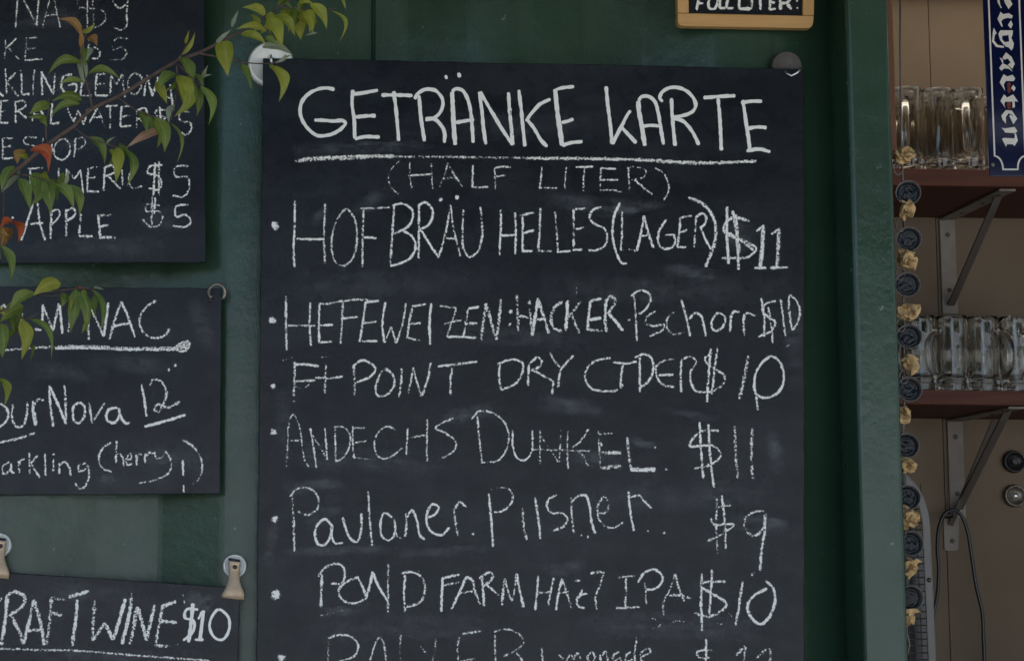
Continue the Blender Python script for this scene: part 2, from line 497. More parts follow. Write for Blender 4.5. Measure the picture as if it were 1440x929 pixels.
hz.v = [(HX, -0.07, 2.38), (XR, -0.07, 2.38), (XR, -1.25, 2.52), (HX, -1.25, 2.52), (HX, -0.07, 2.43), (XR, -0.07, 2.43), (XR, -1.25, 2.57), (HX, -1.25, 2.57)]
hz.f = [(0, 1, 2, 3), (7, 6, 5, 4), (0, 4, 5, 1), (1, 5, 6, 2), (2, 6, 7, 3), (3, 7, 4, 0)]
hz.build("shade_hatch", M['green'], box_t)

# tan partition behind the bar: boards with open joints
BACK = 1.07
pw = empty("partition_wall", "tan painted board partition behind the bar shelves and glasses", "wall", (U(1322, 464, BACK).x, BACK, 0.09))
joints = [WALL_L, U(1195, 464, BACK).x, U(1321, 464, BACK).x, U(1530, 464, BACK).x, U(1745, 464, BACK).x, XR - 0.02]
for a, b_ in zip(joints, joints[1:]):
    bevel(MB().box((a + 0.0004, BACK, 0.09), (b_ - 0.0004, BACK + 0.012, 2.55)).build("board", M['wall'], pw), 0.0012)
MB().box((WALL_L, BACK + 0.012, 0.09), (XR - 0.02, BACK + 0.02, 2.55)).build("backing", M['wall'], pw)
tr = MB().box((POST_R - 0.010, 0.045, U(1258, 214, 0.05).z), (U(1256.5, 100, 0.05).x, 0.085, TOP))
bevel(tr.build("wood_trim", M['trim'], box_t), 0.002)

# ------------------------------------------------------------------ chalk lettering
def lettering(name, parent, Y, items, mat=None, seed=1):
    """items: (origin x, origin y, scale, half width, density, strokes) read off the photograph; strokes 'x,y x,y; ...', '*x,y,r' a dab"""
    rnd = random.Random(seed)
    V, Fc, E, D = [], [], [], []
    lay = 0
    for ox, oy, s, hw, dens, txt in items:
        for st in txt.split(';'):
            st = st.strip()
            if not st: continue
            lay += 1
            y = Y - 0.00012 - (lay % 40) * 0.00001
            if st[0] == '*':
                cx, cy, r_ = (float(q) for q in st[1:].split(','))
                cx, cy, r_ = ox + cx / s, oy + cy / s, r_ / s
                n0 = len(V); V.append(U(cx, cy, y)); E.append(0); D.append(dens + 0.25)
                K = 14
                for k in range(K):
                    a = 2 * math.pi * k / K; q = r_ * rnd.uniform(0.8, 1.25)
                    V.append(U(cx + q * math.cos(a), cy + q * math.sin(a), y)); E.append(1); D.append(dens)
                for k in range(K): Fc.append((n0, n0 + 1 + (k + 1) % K, n0 + 1 + k))
                continue
            P = [tuple(float(q) for q in w.split(',')) for w in st.split()]
            P = [(ox + q[0] / s, oy + q[1] / s) for q in P]
            C = catmull(P, 1.6)
            ph = rnd.uniform(0, 50)
            press = dens + (rnd.uniform(-0.13, 0.10) if mat is None and dens < 1 else 0)
            n0 = len(V); m = len(C)
            for i, c in enumerate(C):
                a = C[max(0, i - 1)]; b2 = C[min(m - 1, i + 1)]
                t = (b2 - a)
                if t.length < 1e-6: t = Vector((1, 0))
                t.normalize(); nr = Vector((-t.y, t.x))
                j = 0.35 * mnoise.noise(Vector((i * 0.35, ph, 0)))
                w = hw * (1.0 if dens < 1 and mat is None else 1.0) * (1 + 0.32 * mnoise.noise(Vector((i * 0.22, ph, 7))))
                if i in (0, m - 1): w *= 0.55
                cc = c + nr * j
                dd = press * (1.0 if mat is None else 0.75 * math.sin(math.pi * (0.03 + 0.94 * i / max(1, m - 1)))) + (0.16 if mat is None else 0.04) * mnoise.noise(Vector((i * 0.12, ph, 3)))
                for q in (-1, 0, 1):
                    p = cc + nr * (w * q)
                    V.append(U(p.x, p.y, y)); E.append(q); D.append(dd)
                if i:
                    a0 = n0 + (i - 1) * 3; b0 = n0 + i * 3
                    Fc.append((a0, a0 + 1, b0 + 1, b0)); Fc.append((a0 + 1, a0 + 2, b0 + 2, b0 + 1))
    return mesh(name, V, Fc, mat or M['chalk'], parent, False, {"edge": [float(e) for e in E], "dens": D})

def chalkboard(label, quad, Y, th=0.004):
    pts = [U(px, py, Y) for px, py in quad]
    root = empty("chalkboard", label, "chalkboard", pts[3])
    TL, TR, BR, BL = pts
    ring = []                                    # slightly uneven cut edges
    for a, b_ in ((BL, BR), (BR, TR), (TR, TL), (TL, BL)):
        n = max(2, int((b_ - a).length / 0.012))
        nrm = Vector((-(b_ - a).z, 0, (b_ - a).x)).normalized()
        for i in range(n):
            p = a.lerp(b_, i / n)
            if i: p = p + nrm * (0.0008 * mnoise.noise(p * 17) + 0.0006 * mnoise.noise(p * 60))
            ring.append(p)
    mb = MB(); mb.poly(ring, th)
    pn = mb.build("panel", M['board'], root)
    bevel(pn, 0.0006, 1)
    return root

YB = -0.021          # face of the hung boards
main = chalkboard("largest black chalkboard, in the middle, headed GETRÄNKE KARTE in white capitals", [(370, 82), (1131, 97), (1131.5, 1270), (357, 1270)], YB)
A_ = (340, 0, 3.872); B_ = (640, 0, 3.872); C_ = (900, 0, 3.872)
lettering("heading", main, YB, [
    (*A_, 2.45, 1.5, "505,490 470,480 420,485 360,515 325,560 318,615 335,665 370,710 410,738 460,738 510,722 548,695 565,672 550,657 500,660 440,655 395,655;"
     "605,490 600,560 612,650 615,755;595,515 650,508 742,492;620,638 680,632 730,630;615,757 670,745 752,747;"
     "760,518 850,518 930,521;828,497 840,600 855,768;940,540 960,510 1000,488 1050,492 1085,525 1095,570 1075,620 1040,645 1000,655;965,520 975,640 995,770;1000,645 1050,650 1090,690 1105,730 1102,778;"
     "1145,500 1165,485 1200,492 1230,540 1245,600 1255,700 1260,778;1165,668 1210,660 1265,652;1110,410 1115,432;1180,397 1188,422"),
    (*A_, 3.0, 1.5, "1145,500 1150,600 1155,700 1162,790"),
    (*B_, 2.45, 1.5, "132,500 145,600 155,700 167,787;135,500 200,610 260,710 315,790;290,503 300,640 315,790;"
     "347,490 360,600 370,700 380,798;520,540 460,570 415,620 385,660;390,650 430,700 465,760 502,800;"
     "545,490 590,478 648,473;580,668 615,660 645,648;582,793 630,778 694,771;"
     "822,470 830,560 845,680 855,785;955,602 930,640 905,690 855,785;905,692 945,735 987,780;"
     "998,550 1015,528 1050,525 1085,550 1105,610 1120,700 1135,788;1020,688 1070,683 1110,687;"
     "1130,555 1115,535 1125,505 1165,480 1215,478 1265,500 1300,540 1310,580 1290,610 1240,630 1175,640;1178,535 1183,640 1198,795;1190,645 1240,660 1290,715 1328,790"),
    (*B_, 3.1, 1.5, "545,485 555,600 570,700 582,793;1033,795 1015,680 1000,600 998,550"),
    (*C_, 2.45, 1.5, "345,533 430,526 520,522;425,535 435,650 443,820;560,545 575,650 590,750 598,815;550,560 610,552 665,552;585,700 640,692 690,695;580,822 650,812 710,828"),
], seed=2)
D_ = (360, 210, 3.6); E_ = (740, 210, 3.6); F_ = (360, 390, 3.6); G_ = (740, 390, 3.6)
H_ = (360, 560, 3.6); I_ = (740, 560, 3.6); J_ = (360, 760, 3.6); K_ = (740, 760, 3.6)
lettering("heading_underline", main, YB, [
    (*D_, 3.0, 0.60, "215,57 300,46 450,45 600,36 700,36;240,48 400,42 600,34"),
    (*D_, 2.2, 0.56, "195,62 330,52 500,42 650,37 900,38 1150,41 1368,44"),
    (*E_, 2.6, 0.54, "0,46 200,46 400,50 600,54 800,66 1000,66 1165,60"),
    (*E_, 2.2, 0.5, "200,52 400,46 600,56 780,72 950,72 1080,64"),
], seed=3)
def line(items, seed, name="menu_line"): return lettering(name, main, YB, items, seed=seed)
line([(*D_, 1.7, 0.54, "725,60 690,95 672,140 680,185 720,228;780,65 780,130 787,197;888,72 890,140 895,200;770,133 830,130 895,125;970,70 955,130 930,190;970,70 1005,130 1045,188;940,150 1010,140;"
       "1098,80 1097,140 1093,192;1093,192 1130,193 1175,190;1208,95 1210,150 1212,205;1205,95 1250,88 1290,92;1212,138 1265,132"),
      (*D_, 2.0, 0.2, "640,145 655,215"),
      (*E_, 1.7, 0.54, "80,90 75,140 68,200;68,195 110,195 158,198;205,85 198,140 195,198;250,90 300,90 340,88;295,95 290,150 290,215;378,95 375,150 375,215;378,95 455,100;378,155 465,155;375,210 440,205 485,218;"
       "515,90 520,150 523,220;510,88 560,90 605,105 600,135 560,150 530,152;545,150 590,190 638,230;652,95 695,120 718,170 720,215 695,258")], 4, "subheading")
line([(*D_, 1.9, 0.62, "*97,385,22;197,258 195,400 190,500 195,595;350,275 345,400 348,580;205,452 270,455 345,455;455,302 410,360 385,440 385,520 410,580 450,588 490,550 510,480 508,390 490,335 455,302;"
       "545,305 540,430 538,595;530,300 600,298 680,292;545,445 610,448;700,280 690,420 680,590;690,285 740,275 785,300 795,340 770,390 690,430;730,405 790,440 808,490 780,550 720,580 680,590;"
       "825,275 825,400 823,552;820,290 850,268 885,290 895,330 870,385 830,405;830,400 880,480 925,548;985,280 960,420 925,548;985,280 1000,400 1035,540;960,450 1015,450;*935,255,12;*1018,243,12;"
       "1050,305 1045,420 1050,500 1080,545 1120,520 1145,440 1135,290;1240,305 1238,420 1232,535;1312,320 1315,420 1312,530;1235,435 1315,435;1350,340 1350,430 1350,515;1335,335 1410,320;1350,425 1410,410;1345,515 1400,515"),
      (*E_, 1.9, 0.62, "72,295 68,410 60,510;55,515 130,515;145,310 155,420 160,515;155,520 225,515;240,300 240,400 240,510;235,305 305,298;245,405 295,395;235,510 285,505;"
       "380,290 335,310 322,350 350,380 395,400 410,440 395,490 350,510 315,510;475,270 445,340 437,430 455,520 485,575 510,578;485,315 485,420 478,510;478,510 520,505 560,515;"
       "597,335 580,430 560,515;597,335 620,430 645,500;575,440 630,430;710,355 675,410 668,470 690,500 730,500 755,470 745,430;700,432 755,432;780,345 775,420 765,495;780,345 840,335;775,420 815,408;765,495 810,495;"
       "860,345 855,420 850,495;855,345 890,325 910,340 905,375 880,400;885,400 910,460 940,510"),
      (*E_, 2.7, 0.66, "820,245 870,262 920,300 955,370 958,450 935,530 908,595"),
      (*E_, 2.2, 0.66, "1130,365 1070,345 1020,360 1000,410 1050,445 1120,470 1165,505 1120,545 1050,550 990,550;1018,290 1015,420 1025,580;1045,310 1065,430 1075,610;1020,420 1100,470 1150,510;1165,415 1205,385;1155,600 1215,600;1240,430 1285,400;1235,600 1325,597"),
      (*E_, 3.2, 0.6, "1200,385 1195,500 1185,600;1280,405 1275,500 1270,595;1060,330 1070,450 1080,520")], 5)
line([(*F_, 1.9, 0.62, "*82,217,20;152,95 152,240 155,368;275,120 272,230 278,350;160,243 230,243 300,245;322,130 318,240 320,330;315,135 380,130 440,118;325,243 390,240;318,330 390,322;440,115 435,230 428,335;440,120 510,112 575,115;440,208 515,200;"
       "555,120 542,220 525,325;555,125 625,118;545,232 610,222;520,322 615,322;655,125 640,230 650,330;650,330 685,250;685,250 710,335;710,335 740,240 760,130;795,140 775,230 765,310;795,145 860,135;778,235 835,232;760,305 830,318;"
       "888,130 878,230 882,340;930,145 975,150 1015,155;1015,155 990,230 965,300;965,300 1040,300 1115,305;950,235 1040,215;1075,160 1060,230 1050,300;1075,160 1130,148;1060,235 1120,230;*1290,172,11;*1285,237,9"),
      (*F_, 2.5, 0.56, "1165,130 1150,230 1140,318;1165,130 1190,220 1215,315;1240,110 1230,220 1215,315;1320,85 1325,180 1328,275;1382,110 1390,200 1400,295;1330,195 1385,200"),
      (*G_, 2.5, 0.62, "60,105 45,200 30,295;60,105 85,190 115,285;45,215 100,210;185,120 145,150 125,205 140,255 180,272;210,115 205,200 200,270;275,120 240,170 210,205;230,185 250,235 270,285;325,120 315,200 310,265;325,120 380,105;315,215 380,205;305,262 390,272;"
       "405,110 400,200 405,275;400,125 430,95 450,120 430,160 410,185;415,180 455,225 490,270"),
      (*G_, 1.9, 0.60, "510,214 528,214;545,90 555,200 560,320;530,95 575,65 620,80 630,115 605,160 570,185;655,170 615,195 605,230 640,245 700,240 690,265 625,298;750,175 715,210 715,260 750,288 800,275;785,112 810,200 830,298;825,210 855,180 885,195 900,250 910,298;"
       "975,180 945,210 940,255 965,270 1000,240 1005,200 975,180;1035,190 1035,230 1030,275;1035,215 1050,175 1080,175;1105,185 1100,240 1105,295;1100,210 1120,180 1160,195;"
       "1265,120 1220,130 1195,165 1225,200 1260,225 1240,270 1175,300;1190,105 1205,200 1205,300;1225,150 1240,240 1248,335;1288,110 1300,200 1312,298;1335,90 1375,130 1385,190 1350,262 1335,200 1335,90"),
      (*G_, 1.5, 0.4, "255,50 255,85;1310,355 1332,338;1285,30 1300,28")], 6)
line([(*F_, 2.0, 0.6, "*87,550,16;195,425 195,510 190,600;190,440 250,440 318,450;195,525 300,520;355,440 350,520 348,585;300,507 370,510 440,500;495,440 500,530 500,598;490,460 500,440 545,420 605,460 580,500 510,530;"
       "650,465 615,520 605,580 620,600 665,590 700,545 690,490 650,465;738,455 735,530 725,605;795,455 785,520 770,585;795,455 815,530 838,600;885,430 870,510 840,600;920,450 1010,440 1120,425;995,445 985,520 985,595;1235,430 1230,500 1240,565;1220,440 1290,415 1345,430 1350,480 1310,540 1240,570"),
      (*F_, 1.4, 0.35, "135,420 185,405;330,402 395,398;180,625 200,625;200,550 240,560 270,540"),
      (*G_, 2.0, 0.6, "15,440 10,500 10,550;15,435 60,405 80,425 60,455 25,470;35,470 90,500 135,530 130,590;120,378 145,425 175,455;240,395 195,440 175,470 160,555;430,408 370,415 315,450 297,510 330,560 400,575 470,565 490,540;440,430 500,435 560,425;490,435 480,500 478,555;"
       "575,405 575,500 575,580;550,405 600,388 635,410 640,480 615,530 575,555;750,412 690,425 660,450 660,500 690,540 750,555;670,495 745,490;785,420 782,500 785,580;785,420 825,400 860,420 850,450 830,480;830,480 835,530 860,575 900,580;"
       "940,380 905,410 915,435 960,465 1005,500 1000,535 940,575 870,580;935,360 925,470 915,630;968,355 955,450 940,590;1245,398 1180,450 1155,520 1165,590 1220,608 1280,575 1305,510 1290,440 1245,398;1165,600 1172,670"),
      (*G_, 2.8, 0.55, "1125,395 1105,500 1080,615")], 7)
line([(*H_, 1.7, 0.53, "*88,170,20;155,350 160,230 170,110 190,80 220,140 235,250 250,320 270,345;165,215 225,210;275,150 290,240 305,350;280,180 320,240 365,310;350,150 355,230 360,310;400,145 402,230 405,325;395,145 440,145 475,180 470,250 440,300 405,320;"
       "490,140 490,230 495,300;490,150 550,148;490,225 560,215;490,298 578,308;705,158 665,140 620,170 600,220 610,280 640,305 690,290 740,250;768,145 765,210 762,285;868,105 865,200 865,318;770,200 860,185;1000,100 930,130 910,150 960,175 1010,220 1005,260 940,305;"
       "1120,90 1130,200 1145,325;1090,105 1130,65 1190,70 1250,110 1280,180 1270,250 1230,310 1140,325;1300,160 1300,240 1325,305 1365,310 1395,270 1400,160"),
      (*I_, 1.7, 0.48, "70,160 70,240 70,330;75,190 115,250 165,325;175,160 172,250 165,325;210,165 208,250 212,355;315,155 270,220 230,250;250,260 290,290 310,335 335,345;30,258 150,260 330,266;365,165 370,250 375,350;370,180 440,175"),
      (*I_, 3.3, 0.62, "375,275 480,275;375,355 440,345 480,343;525,358 590,362 655,358"),
      (*I_, 2.6, 0.45, "510,195 520,280 530,350;*380,232,14"),
      (*I_, 2.0, 0.62, "975,165 900,160 850,195 828,240 880,240 950,240 985,285 950,325 900,345 850,355;877,118 885,260 897,405;923,130 930,280 950,450"),
      (*I_, 2.7, 0.58, "1055,140 1060,260 1070,405;1145,150 1140,280 1145,410;*652,247,6;*708,357,7")], 8)
line([(*H_, 2.0, 0.62, "*95,610,20;182,490 190,620 195,775;170,495 210,455 270,455 315,500 315,550 265,588 210,570;390,650 350,610 310,640 298,690 320,740 355,735 380,680 385,640;385,640 385,700 400,730 440,730;440,600 455,660 480,710 510,725 530,680 535,580;"
       "568,470 575,600 588,745;690,600 650,580 630,630 640,700 680,715 705,670 700,610;700,610 710,690 740,712;760,580 762,640 755,700;765,600 790,565 815,620 830,690 855,712;865,600 900,590 925,550 895,535 870,570 865,630 890,675 940,690 980,650;"
       "1000,560 1010,620 1022,695;1005,560 1030,525 1065,550;*1100,685,8;1178,480 1190,600 1200,750;1280,455 1300,490 1285,540 1240,572 1205,575;1350,555 1355,640 1370,715"),
      (*H_, 1.4, 0.4, "1190,460 1230,450 1280,455"),
      (*I_, 2.0, 0.58, "45,500 60,600 72,710;155,488 115,510 105,550 130,580 180,580 210,605 190,645 135,670;228,500 230,580 240,680;228,525 260,495 300,490 320,540 330,620 350,685;365,580 405,575 415,530 395,495 365,535 365,600 400,645 440,655 490,625;"
       "518,470 525,560 545,670;525,500 570,490 600,520 635,555;*618,670,6;*697,680,8;*280,690,6;*312,700,7;965,505 962,640 968,785;990,490 1005,620 1010,765;965,548 1040,540;935,605 950,635 1000,635 1055,635;915,722 985,690 1055,640;"
       "1210,575 1150,575 1108,610 1110,660 1150,695 1190,670 1215,600 1210,575"),
      (*I_, 2.6, 0.55, "1210,580 1205,680 1190,780 1185,870;1140,895 1155,880")], 9)
line([(*J_, 2.1, 0.64, "*100,272,28;330,335 330,250 335,170;315,180 350,135 405,115 440,130 450,180 430,215 380,215;520,180 455,210 420,245 430,290 480,315 540,300 565,280;515,180 540,235 560,285;590,155 575,230 560,285;590,155 620,230 665,300;670,115 668,230 668,360;"
       "755,170 750,260 755,360;730,165 790,158 840,185 855,250 830,310 760,335;945,185 940,270 938,358;940,190 1030,170;945,225 1030,210;1065,180 1030,260 990,345;1065,180 1095,200 1110,260 1135,320;1030,262 1100,255;1145,185 1150,250 1155,330;1130,190 1180,160 1200,170 1185,205 1150,225;1160,215 1230,275;"
       "1260,190 1250,260 1245,325;1260,190 1275,250 1295,305;1318,165 1310,240 1295,305;1318,165 1335,250 1355,335"),
      (*J_, 1.3, 0.3, "320,378 380,368 440,350;825,140 825,165;1040,140 1045,170;1055,330 1058,360;1198,330 1202,362"),
      (*K_, 2.0, 0.58, "60,175 55,260 45,350;140,185 125,250 112,325;50,265 125,258;180,190 165,260 150,350;180,190 205,260 230,340;165,265 215,255;245,200 275,203;310,268 280,270 255,300 265,330 295,340;285,245 265,290;325,165 360,158 395,160;395,160 370,230 350,290 358,350;"
       "465,185 510,180 555,175;505,185 505,260 500,335;455,340 575,335;600,205 605,260 608,320;565,210 600,160 650,145 690,180 680,220 640,245 610,245;755,165 725,250 695,310 695,375;755,165 770,230 800,305;720,275 780,275 835,290"),
      (*K_, 2.2, 0.64, "1010,207 960,206 900,210 885,230 930,260 1015,320 980,360 920,380 850,365;890,165 885,300 890,455;940,145 935,260 925,390;1095,205 1080,310 1060,430;1215,200 1250,240 1260,300 1240,370 1190,420 1145,395 1120,330 1150,280 1220,240"),
      (*K_, 1.3, 0.3, "610,445 660,440 680,420 650,395 620,390;720,420 760,405 800,408;960,415 990,420 1010,400;1025,365 1050,390;1100,405 1160,415")], 10)
line([(*J_, 1.9, 0.5, "*128,590,24;370,500 365,560 362,640;365,490 430,475 490,490 518,530 500,580 440,604 380,620;570,640 600,530 625,490 645,510 655,580 665,640;735,475 728,540 732,620;830,525 865,575;910,490 905,560 890,620;1030,480 1020,540 1025,610;1045,470 1140,455;1025,610 1115,595;"
       "1210,470 1210,540 1215,640;1205,460 1265,445 1330,470 1355,510 1320,550 1250,585;1320,565 1350,610"),
      (*K_, 1.9, 0.58, "80,540 82,600 84,650;165,575 190,600;200,610 225,575 240,600;240,600 260,565 275,600;330,560 310,590 325,615 350,590 330,560;375,575 375,620;375,590 400,560 415,610;470,560 440,580 445,610 475,590 480,615;530,560 505,580 505,610 540,600;560,485 550,560 550,620;580,590 630,560 625,545 590,555 580,600 610,615;"
       "945,555 900,550 865,565 880,590 930,590;912,495 910,560 910,640"),
      (*K_, 2.6, 0.55, "1065,580 1105,535 1100,620;1165,590 1230,545 1235,620")], 11)
# half wiped ghosts of older writing and dusty swipes
rs = random.Random(5)
def dusty(board, wipes, seed):
    rs = random.Random(seed); sw = []
    for x0, y0, x1, y1, hw, d in wipes:
        sw.append((0, 0, 1.0, hw, d, f"{x0},{y0} {(x0+x1)/2},{(y0+y1)/2+rs.uniform(-4,4):.1f} {x1},{y1}"))
    return lettering("chalk_smudges", board, YB + 0.0001, sw, M['dust'], seed=seed)
wp_ = [(410, 212, 610, 204, 9, .22), (765, 280, 910, 292, 13, .20), (840, 300, 935, 286, 8, .24), (930, 380, 1010, 388, 10, .26), (400, 690, 490, 680, 10, .22), (620, 590, 700, 575, 11, .20), (750, 566, 850, 578, 14, .22),
       (930, 575, 1015, 588, 7, .20), (1085, 600, 1097, 670, 12, .26), (395, 775, 560, 772, 8, .24), (560, 778, 690, 770, 8, .18), (450, 862, 520, 852, 9, .22), (1020, 735, 1110, 742, 12, .22), (388, 735, 374, 795, 9, .22),
       (790, 640, 880, 652, 12, .18), (880, 612, 925, 628, 8, .26), (1068, 738, 1110, 738, 8, .26), (540, 265, 500, 300, 12, .18), (460, 290, 440, 320, 8, .2), (1020, 300, 1060, 360, 24, .16), (640, 470, 840, 480, 16, .12),
       (400, 640, 620, 655, 22, .12), (820, 700, 1100, 690, 24, .12), (420, 890, 700, 880, 20, .12), (800, 880, 1080, 885, 22, .14), (380, 400, 700, 392, 22, .10), (760, 405, 1110, 410, 24, .12), (560, 180, 900, 175, 26, .07),
       (430, 740, 480, 700, 14, .14), (760, 800, 830, 792, 12, .2), (1110, 420, 1122, 560, 16, .12), (395, 540, 400, 640, 12, .12)]
dusty(main, wp_, 12)

# --- the three boards on the left
board1 = chalkboard("black chalkboard behind the leafy branch, with APPLE $5 as its last line", [(-330, -330), (287, -320), (289, 368.5), (-330, 371)], YB)
L_ = (0, 0, 3.872); Mm = (0, 200, 3.872)
def l1(items, seed): return lettering("menu_line", board1, YB, items, seed=seed)
l1([(*L_, 1.7, 0.5, "95,0 90,75 85,150;130,0 165,70 200,145;210,0 205,70 200,145;270,0 250,75 232,150;295,0 310,75 330,155;245,85 310,80;420,0 430,40 480,45 550,55 575,90 560,130 500,155;475,-20 475,150;505,-20 510,155;"
     "625,-60 618,10 650,45 690,20 700,-15;700,-40 690,80 690,140 660,165 620,150")], 21)
l1([(*L_, 1.7, 0.5, "30,215 28,270 25,325;90,210 60,240 30,265;45,260 75,295 105,325;145,205 140,270 135,330;140,210 200,205;140,268 195,262;135,330 230,322;510,255 540,275 535,315 500,320;455,215 450,280;485,210 480,300;700,212 630,212 615,270 660,260 690,290 660,325 600,325")], 22)
l1([(*L_, 1.9, 0.6, "-30,450 0,510 20,525;30,375 33,440 35,510;85,395 35,450;40,450 100,525;115,380 118,440 120,515;120,515 165,512;188,380 182,440 180,520;225,390 228,450 230,520;225,390 290,515;300,400 295,460 290,515;395,405 345,420 335,480 365,510 410,500 415,460 370,465;450,410 445,460 440,520;440,522 505,522;"
     "525,405 522,460 520,520;525,408 575,400;522,462 570,455;520,522 590,520;600,520 605,410;605,410 635,460;635,460 665,405;665,405 680,530;730,400 700,440 705,500 740,515 770,470 770,420 730,400;785,525 800,410;800,410 830,525;830,525 860,420;945,480 905,490 900,520 940,545 940,575;925,460 945,600")], 23)
l1([(*L_, 1.8, 0.56, "5,550 0,670;0,552 45,548;0,610 30,605;0,668 45,670;85,555 85,670;80,555 130,550 140,575 90,610;100,605 145,645;200,560 175,660;205,560 245,650;185,625 230,620;285,560 275,675;275,675 325,670;365,585 400,665;400,665 425,600;425,600 455,680;455,680 480,590;530,590 485,670;535,590 570,695;505,640 555,635;"
     "575,580 640,575;600,580 600,700;660,580 655,690;660,582 710,578;658,635 705,630;655,690 715,685;745,605 745,700;740,605 790,590 800,620 750,650;760,650 840,690;900,600 850,605 850,625 900,640 890,655;870,580 875,650;1040,610 985,610 980,655 1035,670 1040,710 1010,735 980,715")], 24)
l1([(*L_, 1.7, 0.52, "15,755 15,865;10,755 75,750;15,805 65,795;12,865 70,860;205,750 140,750 130,775 190,795 210,800;235,750 230,800;285,765 280,835;345,755 300,790 300,850 340,870 380,830 375,780 345,755;410,755 405,860;405,760 450,750 465,780 440,805 410,815")], 25)
l1([(*Mm, 1.8, 0.56, "150,145 235,140;165,150 165,240;320,140 322,200 340,215 360,195 362,145;365,150 360,230;370,155 405,200;405,200 440,150;440,150 452,280;480,140 475,270;478,142 530,135;478,200 520,190;472,268 540,270;570,135 565,265;565,140 610,125 625,160 575,185;590,185 655,255;665,150 668,235;750,135 715,160 700,210 720,250 775,240"),
    (*Mm, 1.9, 0.6, "885,125 820,130 805,165 860,185 880,225 860,260 810,250;845,110 835,290;865,100 865,290;1025,130 955,135 955,185 1020,190 1030,250 1000,295 940,290")], 26)
l1([(*Mm, 2.0, 0.66, "180,335 150,430 115,535;205,330 215,430 245,535;165,445 235,440;280,375 275,525;270,385 315,365 325,400 280,450;360,365 360,510;355,375 400,360 410,390 365,430;440,390 430,510;430,510 505,512;535,395 545,515;530,400 605,395;540,460 590,450;540,518 610,518;*625,520,5;*40,412,8;*70,410,8"),
    (*Mm, 1.8, 0.54, "870,345 800,340 795,375 860,375 885,400 870,445 820,460 775,420;830,290 825,465;845,300 840,390;1025,340 960,350 960,405 1010,395 1040,430 1010,460 940,455")], 27)

board2 = chalkboard("black chalkboard hung by a metal ring, its last line reading arkling (herry !)", [(-330, 402), (312, 405.5), (309.8, 694), (-330, 698)], YB)
N_ = (0, 380, 3.872); O_ = (0, 560, 3.872)
def l2(items, seed, name="menu_line"): return lettering(name, board2, YB, items, seed=seed)
l2([(*N_, 2.1, 0.64, "0,215 18,185;18,185 45,215;120,230 110,300;190,320 225,325;235,185 230,290;235,195 290,330;320,180 290,330;325,190 340,345;400,180 370,335;480,190 483,380;490,195 565,360;590,175 565,360;660,170 625,270 595,375;660,170 700,260 735,365;610,305 715,285;850,165 790,205 760,270 780,335 840,370 900,350 925,315;*920,540,9;*955,518,9")], 31, "heading")
l2([(*N_, 2.4, 0.55, "-60,446 0,438 150,424 300,416 500,412 700,424 950,420;300,424 500,422 700,430 950,430;940,428 985,398 1020,386 1034,402 1012,412 985,418;948,432 990,408 1030,392;958,436 1000,420 1036,402;972,440 1008,436 1032,416;980,398 1010,444;996,390 1022,440")], 32, "heading_underline")
l2([(*N_, 2.1, 0.66, "-40,730 0,725 40,760 40,810 0,850 -30,850;70,730 65,800 90,850 125,845 145,790 150,715;180,710 180,780 195,845;180,750 205,705 240,705;268,625 275,740 290,850;270,630 320,740 360,835;350,625 358,740 360,835;430,720 400,745 405,820 430,830 460,790 455,735 430,720;485,720 500,830;500,830 570,720;640,750 590,760 580,810 620,830 650,790 640,750;645,760 665,810 690,835 710,825;"
     "770,620 785,700 798,795;815,625 835,595 870,600 905,650 900,700 860,770 840,755 860,730 910,745 980,715;785,850 900,820 1010,785;-60,945 0,935 100,915 190,885"),
    (*N_, 3.0, 0.6, "185,770 195,840")], 33)
l2([(*O_, 1.8, 0.6, "50,345 15,370 20,410 50,395 60,350;60,350 65,400 80,405;100,340 105,405;100,365 115,335 135,330;160,295 160,410;205,310 165,355;170,355 215,430;245,300 248,420;290,330 290,400;285,305 298,300;325,350 322,410;325,365 350,345 375,370 385,420;470,350 430,365 430,395 465,385 480,360;480,360 485,420 465,475 430,490 410,460;"
     "605,240 560,270 538,320 555,375 610,400;635,230 630,350;630,310 650,300 670,330 672,370;685,335 715,325 710,300 690,325 695,360 720,355;742,305 745,365;742,325 760,300 780,310;790,300 790,350;790,320 810,295 835,300;840,290 855,325 885,315 905,285;905,285 930,340 925,395 880,430 820,450 750,460;995,335 998,420;1000,470 1000,510;995,225 1060,270 1095,330 1100,390 1080,440 1050,465"),
    (*O_, 4, 0.12, "570,270 572,400;560,430 600,440")], 34)

